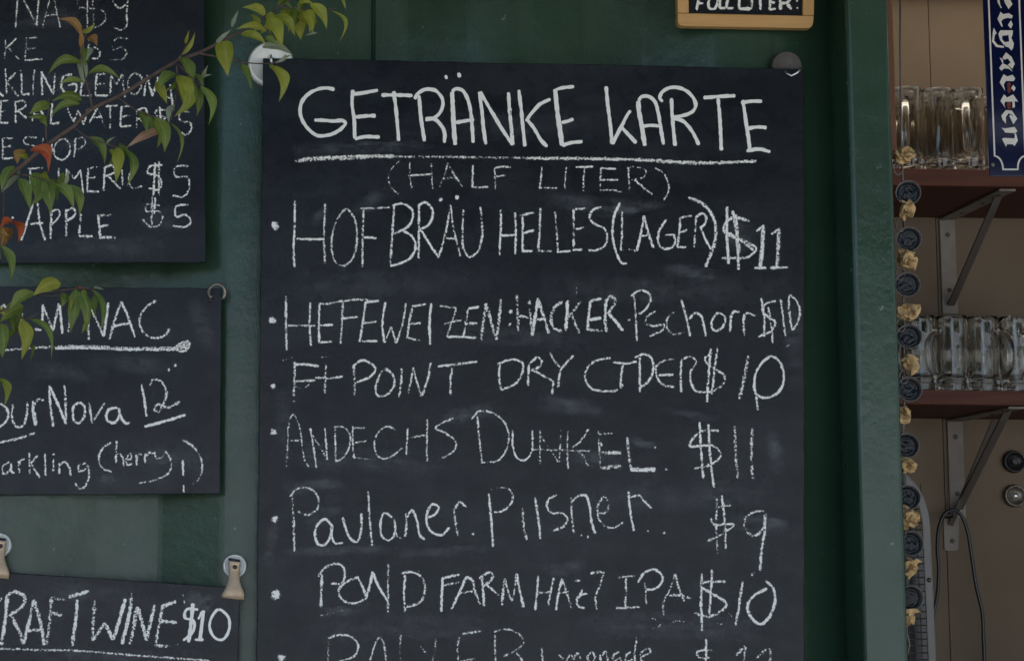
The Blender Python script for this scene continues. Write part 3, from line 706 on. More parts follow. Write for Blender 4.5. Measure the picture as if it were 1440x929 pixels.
board3 = chalkboard("tilted black chalkboard headed CRAFT WINE $10, held by two clips", [(-330, 783), (338.5, 825.5), (326, 1140), (-330, 1098)], YB)
dusty(board1, [(10, 30, 120, 24, 16, .12), (20, 120, 200, 110, 18, .10), (190, 300, 260, 310, 20, .12), (30, 350, 240, 346, 16, .10), (70, 205, 180, 200, 14, .1)], 61)
dusty(board2, [(120, 505, 260, 512, 16, .12), (30, 520, 150, 530, 14, .12), (140, 672, 160, 668, 10, .25), (180, 640, 300, 650, 18, .10), (270, 420, 300, 500, 14, .12)], 62)
P_ = (0, 700, 4.0)
def l3(items, seed, name="menu_line"): return lettering(name, board3, YB, items, seed=seed)
l3([(*P_, 2.9, 0.60, "10,560 -40,600 -50,700 -30,800 20,820;40,560 30,680 10,800;30,560 80,525 140,560 120,610 50,660;60,660 110,750 130,820;190,570 165,690 130,820;190,570 225,690 250,825;150,745 245,735;290,560 280,680 260,820;285,560 365,570;285,640 350,660;385,555 440,540 500,522;435,570 425,690 405,830;"
     "535,575 525,690 520,800;520,800 590,700;590,700 635,795;635,795 670,690 705,565;740,560 730,640 685,820;770,610 755,710 730,820;775,610 825,800;870,600 845,700 825,800;915,610 895,710 875,830;905,610 990,580;905,690 995,700;870,825 950,832"),
    (*P_, 1.2, 0.4, "740,530 742,560;1030,540 1040,600;950,832 1005,820"),
    (*P_, 1.9, 1.3, "1115,625 1050,625 1040,670 1090,690 1085,750 1030,800;1115,680 1140,635;1095,795 1145,795;1230,625 1190,670 1180,730 1210,785 1250,795 1285,750 1285,670 1230,625"),
    (*P_, 2.6, 1.3, "1085,590 1075,700 1060,810;1145,630 1125,795")], 41, "heading")
l3([(*P_, 2.0, 0.62, "-60,845 0,845 200,852 400,855 600,870 800,885 1000,900 1180,912")], 42, "heading_underline")
dusty(board3, [(256, 845, 300, 850, 16, .25), (40, 830, 200, 838, 14, .14), (20, 915, 300, 925, 14, .12)], 63)
# ------------------------------------------------------------------ small framed board at the top edge
YF = -0.022
fb = empty("framed_chalkboard", "small chalkboard in a bamboo frame reading FULL LITER:, above the largest board", "chalkboard", U(1048, 38, YF))
def fp(px, py, Y=YF): return U(px, py, Y)
TOPF = -34
def rnd_rail(name, quad, mat, corners):
    """a frame rail: an outline with the outer corners rounded"""
    pts = []
    for i, q in enumerate(quad):
        if i in corners:
            a, b_ = quad[i - 1], quad[(i + 1) % len(quad)]
            va = (Vector(a) - Vector(q)).normalized(); vb = (Vector(b_) - Vector(q)).normalized()
            for k in range(6):
                th = k / 5
                p = Vector(q) + va * 8 * (1 - th) ** 2 + vb * 8 * th ** 2
                pts.append(fp(p.x, p.y))
        else: pts.append(fp(*q))
    o = MB().poly(pts, 0.012).build(name, mat, fb)
    return bevel(o, 0.0012, 2)
rnd_rail("frame_rail", [(953, 36.5), (1143, 40), (1145, 22.3), (953, 18.2)], M['bamboo'], (0, 1))
rnd_rail("frame_stile", [(953, 17.8), (969, 18.1), (968, TOPF), (952, TOPF)], M['bamboo_v'], ())
rnd_rail("frame_stile", [(1129, 21.6), (1145, 21.9), (1146, TOPF), (1130, TOPF)], M['bamboo_v'], ())
rnd_rail("frame_rail", [(952, TOPF - 0.4), (1146, TOPF - 0.4), (1146, TOPF - 18), (952, TOPF - 18)], M['bamboo'], (2, 3))
MB().poly([fp(965, 24, YF + 0.004), fp(1133, 27, YF + 0.004), fp(1134, TOPF - 5, YF + 0.004), fp(964, TOPF - 5, YF + 0.004)], 0.004).build("panel", M['board'], fb)
lettering("lettering", fb, YF + 0.0038, [(900, 0, 3.872, 1.9, 0.8, "320,-20 308,58;320,-18 360,-22;315,20 345,18;385,-20 372,20 380,48 405,50 420,20 425,-20;440,-20 432,45;432,47 465,45;480,-20 470,45;470,47 510,45;"
     "540,-20 540,50;610,-20 608,50;655,-20 655,55;630,-22 690,-22;710,-20 705,55;705,-20 740,-22;705,15 735,15;705,54 740,50;*855,5,6;*857,45,6"),
     (900, 0, 3.872, 2.6, 0.8, "540,50 605,49;765,-20 765,55;765,-20 815,-15 810,10 770,20;800,20 825,52")], seed=51)
# hung from a nail by a loop of twine
MB().tube([fp(1000, TOPF - 10, YF + 0.006), fp(1049, TOPF - 45, -0.006), fp(1098, TOPF - 10, YF + 0.006)], 0.0008, 6).build("twine", M['tan'], fb, True)

# ------------------------------------------------------------------ magnets, hooks, clips
def disc(mb, c, r, th):
    return mb.lathe([(r * 0.3, 0), (r, 0), (r, th * 0.72), (r * 0.94, th * 0.95), (r * 0.86, th), (r * 0.84, th * 0.93), (r * 0.1, th * 0.93)], c, 'Y', 40)
def magnet_hook(label, px, py, rpx, mat, hook_pts, group):
    c = U(px, py, 0.0)
    root = empty("magnet_hook", label, "magnet", c, group)
    disc(MB(), c, rpx * PXM(0), 0.0155).build("magnet_disc", mat, root, True)
    MB().tube([U(a, b_, y - 0.007) for a, b_, y in hook_pts], 0.0016, 10).build("hook", M['steel'], root, True)
    return root
G1 = "round magnet hooks holding the largest board"
magnet_hook("big pale round magnet behind the upper left corner of the largest board, partly under leaves", 380.5, 94, 33, M['magnet'],
            [(382.5, 92, -0.008), (382, 90, -0.017), (381, 83, -0.019), (381, 78, -0.015)], G1)
magnet_hook("dull round magnet peeping over the upper right corner of the largest board", 1102, 96.5, 21.5, M['dull'],
            [(1102, 97, -0.008), (1106, 103, -0.0165), (1113, 107, -0.018), (1120, 103, -0.020), (1128.5, 95, -0.020)], G1)
# open ring at the corner of the second board
rc = U(305, 411, -0.024)
rg = empty("hanging_ring", "open metal ring through the upper right corner of the sparkling cherry chalkboard", "ring", rc)
rr = 11.5 * PXM(-0.024)
pts = []
for k in range(29):
    a = R(232) - R(285) * k / 28
    pts.append((rc.x + rr * math.cos(a), rc.y + 0.010 * (k / 28 - 0.62), rc.z + rr * math.sin(a)))
MB().tube(pts, [0.0021] * 27 + [0.0019, 0.0010], 10).build("ring", M['bronze'], rg, True)
MB().lathe([(0.0022, 0), (0.0026, 0.001), (0.0022, 0.002)], U(296, 422, -0.0215), 'Y', 14).build("eyelet", M['black'], rg, True)

def clip(label, cx, cy, r, dx, group):
    c = U(cx, cy, 0.0)
    root = empty("magnet_clip", label, "clip", c, group)
    disc(MB(), c, r * PXM(0), 0.014).build("magnet_disc", M['magnet'], root, True)
    right = [(8.8, -5.5), (7.6, 2), (7.0, 9), (7.6, 17), (9.5, 25), (13.5, 33), (16.5, 39), (15.5, 47.5)]
    left = [(-14.5, 44), (-15.5, 39.5), (-10.5, 31), (-7.8, 23), (-6.8, 15), (-6.8, 8), (-7.8, 1), (-9.5, -6.5)]
    V, Fc = [], []
    rows = 9
    yprof = [-0.014, -0.0105, -0.0105, -0.012, -0.0145, -0.0175, -0.0195, -0.0195, -0.0185]
    def interp(pl, t):
        x = t * (len(pl) - 1); i = min(int(x), len(pl) - 2); q = x - i
        return (pl[i][0] * (1 - q) + pl[i + 1][0] * q, pl[i][1] * (1 - q) + pl[i + 1][1] * q)
    for i in range(rows):
        t = i / (rows - 1)
        rp_, lp = interp(right, t), interp(left[::-1], t)
        for j in range(7):
            s_ = j / 6
            x = lp[0] * (1 - s_) + rp_[0] * s_ + dx * (lp[1] + 6) / 50 * 1.0
            y = lp[1] * (1 - s_) + rp_[1] * s_
            V.append(U(cx + x, cy + y, yprof[i] - 0.007 - 0.0022 * (1 - (2 * s_ - 1) ** 2)))
    for i in range(rows - 1):
        for j in range(6):
            a = i * 7 + j
            Fc.append((a, a + 7, a + 8, a + 1))
    body = mesh("clip_body", V, Fc, M['clip'], root, True)
    s2 = body.modifiers.new("sheet", 'SOLIDIFY'); s2.thickness = 0.0011; s2.offset = 0
    # bright rolled lip across the top with its dark slot, and the rivet
    lip = [U(cx + x, cy + y, -0.0205) for x, y in ((-9.5, -6.5), (-4, -4.2), (2, -3.4), (8.8, -5.5))]
    MB().tube(lip, 0.0013, 8).build("lip", M['steel'], root, True)
    MB().lathe([(0.0021, 0), (0.0024, 0.0008), (0.0012, 0.0016)], U(cx + 0.5, cy + 1.2, -0.0208), 'Y', 12).build("rivet", M['black'], root, True)
    MB().tube([U(cx - 8.5, cy - 10, -0.0148), U(cx + 7.5, cy - 7.5, -0.0148)], 0.0013, 8).build("spring_arm", M['black'], root, True)
    # lower jaw behind the upper one
    MB().poly([U(cx - 4 + dx, cy + 46, -0.0175), U(cx + 2 + dx, cy + 49.5, -0.0175), U(cx + 8 + dx, cy + 45.5, -0.0175), U(cx + 5, cy + 20, -0.0165), U(cx - 4, cy + 20, -0.0165)], 0.001).build("rear_jaw", M['bronze'], root)
    return root
G2 = "magnet clips holding the craft wine board"
clip("flared metal clip on a white magnet at the right corner of the craft wine board", 330, 795.5, 16.5, -3.0, G2)
clip("metal clip on a round magnet at the photo's left edge, above CRAFT WINE", 0.5, 766, 17.0, -4.0, G2)

# ------------------------------------------------------------------ fruit tree reaching in from the left
YT = -0.30
tree = empty("fruit_tree", "thin tree branch with drooping green and a few red leaves, across the left boards", "tree", (U(-620, 600, YT).x, YT, 0.0))
def T(p, off, Y): return U(off[0] + p[0] / 3.872, off[1] + p[1] / 3.872, Y)
la, lm, ln, aa = (0, 0), (0, 200), (0, 380), (340, 0)
def wav(pl, rad0, rad1, Y0, Y1, step=0.012):
    pts = [T(p, o, Y0 + (Y1 - Y0) * i / (len(pl) - 1)) for i, (p, o) in enumerate(pl)]
    # a smooth 3-D path with knots
    out = []
    for i in range(len(pts) - 1):
        p0 = pts[i - 1] if i else pts[i] * 2 - pts[i + 1]
        p3 = pts[i + 2] if i + 2 < len(pts) else pts[i + 1] * 2 - pts[i]
        n = max(2, int((pts[i + 1] - pts[i]).length / step))
        for j in range(n):
            t = j / n
            out.append(0.5 * ((2 * pts[i]) + (pts[i + 1] - p0) * t + (2 * p0 - 5 * pts[i] + 4 * pts[i + 1] - p3) * t * t + (3 * pts[i] - p0 - 3 * pts[i + 1] + p3) * t ** 3))
    out.append(pts[-1])
    m = len(out)
    rad = [(rad0 + (rad1 - rad0) * i / (m - 1)) * (1 + 0.22 * mnoise.noise(out[i] * 60)) for i in range(m)]
    return out, rad
tx = tree.location.x
trunk_pts = [Vector((tx, YT, -0.02)), Vector((tx + 0.01, YT + 0.01, 0.4)), Vector((tx - 0.005, YT - 0.01, 0.8)), Vector((tx + 0.015, YT, 1.15)), Vector((tx + 0.01, YT, 1.5)), Vector((tx - 0.01, YT, 1.9)), Vector((tx + 0.005, YT, 2.3))]
MB().tube(trunk_pts, [0.026, 0.022, 0.02, 0.018, 0.015, 0.011, 0.006], 12).build("trunk", M['bark'], tree, True)

def branch(pl, r0, r1, y0, y1, start=None):
    out, rad = wav(pl, r0, r1, y0, y1)
    if start is not None:
        n = 10
        lead = [Vector(start).lerp(out[0], i / n) + Vector((0, 0, 0.01 * math.sin(math.pi * i / n))) for i in range(n)]
        out = lead + out; rad = [r0 * 1.5 - 0.5 * r0 * i / n for i in range(n)] + rad
    return MB().tube(out, rad, 8).build("branch", M['bark'], tree, True)
px1 = PXM(YT)
b1 = branch([((-120, 1090), la), ((60, 950), la), ((170, 860), la), ((260, 785), la), ((400, 690), la), ((500, 592), la), ((640, 528), la), ((800, 430), la), ((960, 335), la), ((1080, 290), la), ((1180, 240), la), ((1290, 180), la), ((0, 175), aa), ((80, 118), aa), ((150, 85), aa), ((210, 35), aa), ((290, -20), aa), ((380, -90), aa)],
            3.5 * px1, 1.5 * px1, YT - 0.01, YT + 0.03, trunk_pts[4])
b2 = branch([((-200, 230), ln), ((-60, 240), ln), ((0, 222), ln), ((70, 195), ln), ((190, 130), ln), ((300, 112), ln), ((430, 98), ln), ((510, 100), ln)],
            1.5 * px1, 0.9 * px1, YT - 0.02, YT, trunk_pts[3])
def twig(par, pl, r0, r1, y0, y1):
    out, rad = wav(pl, r0 * px1, r1 * px1, y0, y1)
    MB().tube(out, rad, 6).build("twig", M['bark'], par, True)
Y0 = YT
twig(b1, [((505, 595), la), ((485, 500), la), ((462, 420), la), ((450, 340), la), ((440, 260), la), ((475, 175), la)], 1.7, 0.8, Y0, Y0 - 0.02)
twig(b1, [((255, 785), la), ((250, 680), la), ((268, 590), la), ((262, 535), la)], 1.5, 0.7, Y0, Y0 - 0.02)
twig(b1, [((965, 335), la), ((990, 295), la), ((1015, 250), la)], 1.2, 0.7, Y0, Y0 - 0.01)
twig(b1, [((1085, 290), la), ((1190, 312), la), ((1270, 325), la), ((0, 340), aa), ((130, 348), aa), ((190, 335), aa), ((260, 303), aa)], 1.3, 0.8, Y0, Y0 + 0.02)
twig(b1, [((640, 530), la), ((740, 600), la), ((850, 640), la), ((925, 665), la)], 1.1, 0.7, Y0, Y0 - 0.02)
twig(b1, [((400, 690), la), ((470, 745), la), ((575, 780), la), ((650, 805), la), ((710, 795), la)], 1.0, 0.7, Y0, Y0 - 0.03)
twig(b1, [((960, 340), la), ((965, 420), la), ((955, 540), la), ((930, 655), la)], 1.3, 0.8, Y0, Y0 - 0.02)
twig(b1, [((965, 345), la), ((1040, 420), la), ((1100, 470), la)], 1.0, 0.7, Y0, Y0 - 0.02)
twig(b1, [((205, 40), aa), ((290, 45), aa), ((380, 48), aa), ((515, 47), aa)], 1.1, 0.6, Y0, Y0 - 0.01)
twig(b1, [((90, 120), aa), ((150, 180), aa), ((190, 220), aa), ((230, 280), aa)], 1.0, 0.6, Y0, Y0)
twig(b1, [((60, 950), la), ((110, 950), la), ((200, 965), la), ((340, 1010), la)], 1.0, 0.7, Y0, Y0 - 0.03)
twig(b1, [((20, 975), la), ((20, 1150), la), ((10, 1260), la), ((0, 1350), la)], 1.0, 0.8, Y0, Y0 - 0.02)
twig(b2, [((20, 222), ln), ((90, 250), ln), ((150, 260), ln), ((205, 232), ln)], 0.9, 0.6, Y0, Y0 - 0.02)
twig(b2, [((190, 130), ln), ((280, 140), ln), ((360, 130), ln)], 0.8, 0.5, Y0, Y0 - 0.02)

LV = {k: ([], [], []) for k in ("g1leaf", "g1leaf_yellow", "g1leaf_red", "g1leaf_brown", "g1leaf_pale", "g1leaf_pink", "g2leaf", "g2leaf_yellow", "g2leaf_pale", "g2leaf_red")}
rl = random.Random(4)
def leaf(off, base, tip, w, kind="leaf", bend=0.0, g="g1", Y=None, fold=None, droop=None):
    """a folded, arched lance-shaped blade from base to tip; w = widest seen, bend = sideways arch (fraction of length)"""
    V, Fc, E = LV[g + kind]
    y = YT + rl.uniform(-0.03, 0.015) if Y is None else Y
    p0, p1 = T(base, off, y), T(tip, off, y - (rl.uniform(0.004, 0.016) if droop is None else droop))
    L = (p1 - p0).length
    ax = (p1 - p0).normalized()
    fwd = Vector((0, -1, 0))
    side = ax.cross(fwd).normalized(); nrm = side.cross(ax).normalized()
    hw = w / 3.872 * px1 * 0.5 * 0.92
    th = rl.uniform(-0.45, 0.45) if fold is None else fold
    fa = rl.uniform(0.25, 0.6)
    N, K = 13, 6
    n0 = len(V)
    for i in range(N):
        t = i / (N - 1)
        # pointed, widest a little below the middle, with a drawn-out tip
        ww = hw * (math.sin(math.pi * min(1, t ** 0.80)) ** 0.85) * (1 - 0.42 * t) * 1.22 if 0 < t < 1 else hw * 0.03
        cen = p0 + ax * (L * t) + side * (bend * L * math.sin(math.pi * t) * 1.0) + nrm * (0.10 * L * math.sin(math.pi * t))
        for k in range(K + 1):
            s_ = 2 * k / K - 1
            lat = side * math.cos(th) + nrm * math.sin(th)
            nn = nrm * math.cos(th) - side * math.sin(th)
            wob = 0.05 * hw * math.sin(9 * t + 3 * s_ + n0)
            V.append(cen + lat * (s_ * ww * (1 + 0.06 * math.sin(14 * t + n0))) + nn * (-abs(s_) ** 1.3 * ww * fa * -1 + wob))
            E.append(s_)
    for i in range(N - 1):
        for k in range(K):
            a = n0 + i * (K + 1) + k
            Fc.append((a, a + 1, a + K + 2, a + K + 1))
Yl, Rd, Br, Pa = "leaf_yellow", "leaf_red", "leaf_brown", "leaf_pale"
for a in (
    (la, (445, 190), (320, 103), 52, Br, 0.20), (la, (440, 262), (432, 140), 34, Br, 0.1), (la, (478, 205), (528, 250), 56, Br, -0.2), (la, (448, 175), (518, 128), 32, Yl, 0.15),
    (la, (455, 262), (463, 362), 52, "leaf", 0.0), (la, (500, 262), (470, 330), 34, Pa, 0.0), (la, (447, 342), (262, 405), 56, "leaf", 0.22), (la, (455, 445), (318, 462), 34, "leaf", 0.12),
    (la, (478, 402), (655, 432), 46, "leaf", -0.18), (la, (448, 545), (283, 552), 52, "leaf", 0.16), (la, (437, 565), (272, 640), 44, "leaf", 0.16), (la, (268, 572), (160, 622), 60, "leaf", 0.1),
    (la, (268, 560), (222, 590), 44, "leaf", 0.0), (la, (258, 645), (150, 640), 32, "leaf", 0.06), (la, (225, 640), (257, 690), 40, "leaf", 0.0),
    (la, (165, 812), (262, 935), 74, Rd, -0.34), (la, (135, 815), (95, 895), 72, Br, 0.15), (la, (150, 845), (90, 840), 40, Yl, -0.2),
    (lm, (75, 130), (8, 265), 70, "leaf", 0.05), (lm, (102, 140), (8, 275), 48, Pa, -0.05), (lm, (105, 195), (163, 365), 74, "leaf", -0.05), (lm, (188, 165), (200, 325), 60, "leaf", 0.0),
    (lm, (215, 190), (170, 345), 76, "leaf", -0.22), (lm, (245, 195), (278, 392), 92, "leaf", -0.04), (lm, (300, 225), (402, 365), 66, "leaf", -0.14), (lm, (355, 232), (432, 402), 70, "leaf", -0.20), (lm, (345, 240), (368, 150), 26, Pa, 0.1),
    (la, (988, 300), (1062, 178), 30, Yl, 0.1), (la, (1010, 240), (1030, 165), 20, Yl, 0.0), (la, (975, 308), (1042, 485), 78, "leaf", -0.12), (la, (955, 400), (862, 488), 84, "leaf", 0.1), (la, (975, 410), (1015, 610), 100, Yl, -0.08),
    (la, (1030, 480), (950, 635), 70, Yl, -0.2), (la, (950, 570), (920, 672), 44, Pa, 0.1), (la, (1045, 400), (1110, 490), 36, "leaf", -0.1), (la, (1050, 475), (1072, 635), 58, "leaf", -0.12), (la, (1092, 470), (1135, 682), 56, "leaf", -0.22),
    (la, (1100, 430), (1132, 355), 26, Pa, 0.0), (la, (1100, 418), (1155, 406), 24, Pa, 0.05), (la, (1215, 225), (1240, 415), 112, Yl, -0.02), (la, (1175, 240), (1260, 160), 34, Pa, 0.05), (la, (1262, 150), (1298, 58), 28, Pa, 0.0),
    (la, (1312, 350), (1368, 488), 44, "leaf", -0.08), (la, (755, 608), (798, 725), 62, "leaf", -0.1), (la, (850, 640), (895, 828), 86, "leaf", -0.12), (la, (925, 665), (962, 890), 26, "leaf", -0.20),
    (la, (885, 708), (688, 806), 52, "leaf_pink", 0.06), (la, (480, 748), (570, 895), 62, "leaf", -0.18), (la, (640, 800), (632, 995), 78, Yl, -0.06), (la, (680, 810), (690, 1015), 56, "leaf", -0.2), (la, (580, 780), (625, 745), 16, Pa, 0.0),
    (aa, (130, 80), (5, 42), 54, Yl, 0.12), (aa, (135, 170), (-30, 160), 44, Yl, 0.14), (aa, (-5, 185), (135, 242), 64, Yl, -0.08), (aa, (150, 92), (218, 262), 90, Yl, -0.03), (aa, (180, 85), (290, 195), 70, Yl, -0.12),
    (aa, (300, 60), (322, 218), 100, Yl, -0.02), (aa, (345, 60), (385, 180), 70, Yl, -0.1), (aa, (375, 20), (462, 158), 66, Yl, -0.12), (aa, (300, 30), (395, 22), 36, Yl, -0.1), (aa, (490, 60), (532, 228), 26, Yl, -0.28), (aa, (545, -20), (566, 52), 22, Yl, 0.0),
    (aa, (205, 20), (275, 45), 36, "leaf", -0.05), (aa, (360, -10), (300, 60), 60, "leaf", 0.0), (aa, (240, -10), (190, 40), 44, "leaf", 0.0), (aa, (110, 255), (278, 302), 54, Pa, -0.12), (aa, (150, 352), (202, 556), 72, Yl, -0.24), (aa, (245, 300), (182, 345), 24, Pa, -0.1),
    (aa, (410, 180), (345, 195), 14, Pa, 0.0), (aa, (395, 100), (368, 180), 50, Yl, 0.0), (aa, (130, 200), (200, 250), 40, "leaf", 0),
    (lm, (5, 560), (55, 758), 56, "leaf", -0.16), (lm, (60, 432), (100, 545), 60, Rd, -0.25), (lm, (70, 430), (0, 470), 46, Rd, 0.2), (lm, (40, 470), (20, 565), 62, Br, -0.15), (lm, (60, 470), (5, 570), 60, Br, 0.1), (lm, (20, 460), (50, 510), 50, Br, 0.2), (lm, (-20, 560), (5, 640), 30, "leaf", 0),
    (ln, (-10, 585), (25, 735), 52, Yl, -0.2),
): leaf(*a)
for a in (
    (ln, (330, 68), (180, 138), 84, Yl, 0.12), (ln, (185, 120), (50, 215), 78, "leaf", 0.1), (ln, (130, 195), (0, 285), 84, "leaf", 0.08), (ln, (10, 290), (12, 475), 110, "leaf", -0.06), (ln, (90, 290), (130, 340), 30, Pa, 0.0),
    (ln, (120, 268), (118, 485), 84, Yl, -0.16), (ln, (185, 400), (165, 490), 22, "leaf", -0.05), (ln, (160, 262), (278, 485), 38, "leaf", -0.24), (ln, (360, 125), (335, 200), 60, "leaf", 0.0), (ln, (415, 102), (382, 340), 84, "leaf", -0.04),
    (ln, (445, 112), (470, 335), 72, "leaf", -0.10), (ln, (500, 105), (548, 335), 40, "leaf", -0.16), (ln, (508, 96), (570, 106), 18, Pa, 0.0), (ln, (425, 98), (450, 98), 18, Rd, 0.0), (ln, (-40, 200), (30, 240), 50, Yl, 0.0), (ln, (470, 280), (445, 345), 22, "leaf", 0.0),
): leaf(*a, g="g2")
# smaller leaves filling the clusters
fl = random.Random(21)
for off, cx, cy, n, g, kinds in ((la, 990, 420, 5, "g1", ("leaf", Yl)), (lm, 230, 180, 6, "g1", ("leaf", Yl)), (aa, 330, 45, 6, "g1", (Yl, "leaf")), (aa, 150, 90, 4, "g1", (Yl, Yl)), (la, 860, 640, 3, "g1", ("leaf", Yl)), (la, 440, 300, 3, "g1", ("leaf", Pa)),
                                 (la, 640, 800, 3, "g1", ("leaf", Yl)), (ln, 60, 240, 5, "g2", (Yl, "leaf")), (ln, 430, 105, 4, "g2", ("leaf", Yl))):
    for q in range(n):
        bx, by = cx + fl.gauss(0, 45), cy + fl.gauss(0, 18)
        L = fl.uniform(80, 150)
        an = fl.gauss(1.55, 0.45)
        leaf(off, (bx, by), (bx + L * math.cos(an), by + L * math.sin(an)), L * fl.uniform(0.32, 0.48), fl.choice(kinds), fl.uniform(-0.2, 0.1), g, YT + fl.uniform(0.0, 0.03))
for k, (V, Fc, E) in LV.items():
    if V: mesh("leaves", V, Fc, M[k[2:]], b1 if k[:2] == "g1" else b2, True, {"edge": E})

# ------------------------------------------------------------------ garland of crown caps and tan petals beside the post
YG = 0.022
gar = empty("garland", "hanging garland of dark bottle caps and crumpled tan petals beside the green post", "garland", U(1272, 205, YG))
cord = [(1266, -60), (1266, 60), (1267, 190), (1270, 271), (1271, 336), (1270, 400), (1271, 473), (1272, 547), (1270, 626), (1271, 699), (1273, 763), (1275, 840), (1275, 890), (1279, 905), (1276, 918), (1271, 940), (1272, 1000)]
MB().tube([U(a, b_, YG + 0.004) for a, b_ in cord], 0.0012, 7).build("string", M['wire'], gar, True)
caps = [(1277, 271), (1278, 336), (1276, 400), (1278.5, 473), (1279, 547), (1275, 626), (1276.5, 699), (1280.7, 763.5), (1281.5, 840)]
RC = 17.6 * PXM(YG)
rc_ = random.Random(9)
def cap_mesh():
    """crown cap seen from its open side: fluted skirt, rolled rim, dark liner in the cup"""
    V, Fc = [], []
    seg = 84
    prof = [(0.80, -0.0062), (0.90, -0.0058), (0.95, -0.003), (1.0, 0.0008), (0.985, 0.0014), (0.93, 0.0006), (0.87, -0.002), (0.83, -0.0048)]
    for q, (r_, h) in enumerate(prof):
        for k in range(seg):
            a = 2 * math.pi * k / seg
            fl = 1 + (0.022 * math.cos(21 * a) if 2 <= q <= 5 else 0)
            V.append((RC * r_ * fl * math.cos(a), -h, RC * r_ * fl * math.sin(a)))
    for i in range(len(prof) - 1):
        for k in range(seg):
            k2 = (k + 1) % seg
            Fc.append((i * seg + k, (i + 1) * seg + k, (i + 1) * seg + k2, i * seg + k2))
    Fc.append(tuple(range(seg)))
    return V, Fc
def liner_mesh():
    V, Fc = [], []
    seg, ring = 40, 9
    V.append((0, 0.0036, 0))
    for i in range(1, ring + 1):
        r_ = RC * 0.86 * i / ring
        for k in range(seg):
            a = 2 * math.pi * k / seg
            q = i / ring
            h = -0.0040 + (0.0012 if 0.72 < q < 0.86 else 0) + 0.0013 * mnoise.noise(Vector((math.cos(a) * q * 3.2, math.sin(a) * q * 3.2, 5))) * (1 if q < 0.75 else 0.2)
            V.append((r_ * math.cos(a), -h, r_ * math.sin(a)))
    for k in range(seg): Fc.append((0, 1 + k, 1 + (k + 1) % seg))
    for i in range(ring - 1):
        for k in range(seg):
            k2 = (k + 1) % seg
            Fc.append((1 + i * seg + k, 1 + (i + 1) * seg + k, 1 + (i + 1) * seg + k2, 1 + i * seg + k2))
    return V, Fc
def raw(name, V, Fc, mat, parent, smooth=True):
    me = bpy.data.meshes.new(name); me.from_pydata(V, [], Fc); me.update()
    if smooth: me.polygons.foreach_set("use_smooth", [True] * len(me.polygons))
    me.materials.append(mat)
    o = bpy.data.objects.new(name, me); COL.objects.link(o); o.parent = parent
    return o
cap0 = raw("bottle_cap", *cap_mesh(), M['rim'], gar)
lin0 = raw("cap_liner", *liner_mesh(), M['liner'], cap0)
for i, (px, py) in enumerate(caps):
    if i == 0: c, l = cap0, lin0
    else:
        c = cap0.copy(); COL.objects.link(c); l = lin0.copy(); COL.objects.link(l); l.parent = c
    c.parent = gar
    c.location = U(px, py, YG - 0.004) - gar.location
    c.rotation_euler = (rc_.uniform(-0.22, 0.10), rc_.uniform(0, 6.2), rc_.uniform(-0.30, 0.05))
def petals(seed):
    """one crumpled dry blossom: several folded, creased sheets round a core"""
    rp_ = random.Random(seed)
    V, Fc = [], []
    big = rp_.uniform(0.85, 1.12)
    for q in range(8):
        n0 = len(V)
        yaw = rp_.uniform(-1.3, 1.3); pit = rp_.uniform(-1.2, 1.2); roll = rp_.uniform(0, 6.28)
        Rm = Matrix.Rotation(roll, 3, 'Y') @ Matrix.Rotation(yaw, 3, 'Z') @ Matrix.Rotation(pit, 3, 'X')
        N = 6
        L = big * rp_.uniform(0.8, 1.25) * 18.5 * PXM(YG)
        for i in range(N + 1):
            for j in range(N + 1):
                u, w_ = i / N, 2 * j / N - 1
                ww = 0.58 * math.sin(math.pi * (0.15 + 0.8 * u)) ** 0.6
                x, z = w_ * ww * L, (u - 0.25) * L
                y = -0.45 * L * u * u + 0.35 * L * w_ * w_ * u + 0.30 * L * mnoise.noise(Vector((u * 3, w_ * 2.2, seed * 3.1 + q)))
                x += 0.12 * L * mnoise.noise(Vector((u * 4, w_ * 3, seed + q * 1.7 + 40)))
                V.append(tuple(Rm @ Vector((x, y, z))))
        for i in range(N):
            for j in range(N):
                a = n0 + i * (N + 1) + j
                Fc.append((a, a + 1, a + N + 2, a + N + 1))
    return V, Fc
for i, (px, py) in enumerate([(1271, 218), (1274, 298), (1274, 366), (1275, 438), (1279, 511), (1272, 583), (1276, 655), (1276, 729), (1279, 797), (1275, 868)]):
    V, Fc = petals(i + 3)
    o = raw("dried_petals", V, Fc, M['tan'], gar, i % 2 == 0)
    o.location = U(px, py, YG - 0.002) - gar.location
    s3 = o.modifiers.new("sheet", 'SOLIDIFY'); s3.thickness = 0.0004
    # a loop of wire below each blossom
    lp = [U(px - 8 + 6 * math.cos(a), py + 19 + 9 * math.sin(a), YG) for a in [k * 2 * math.pi / 16 for k in range(16)]]
    MB().tube(lp, 0.0009, 6, True).build("wire_loop", M['wire'], gar, True)

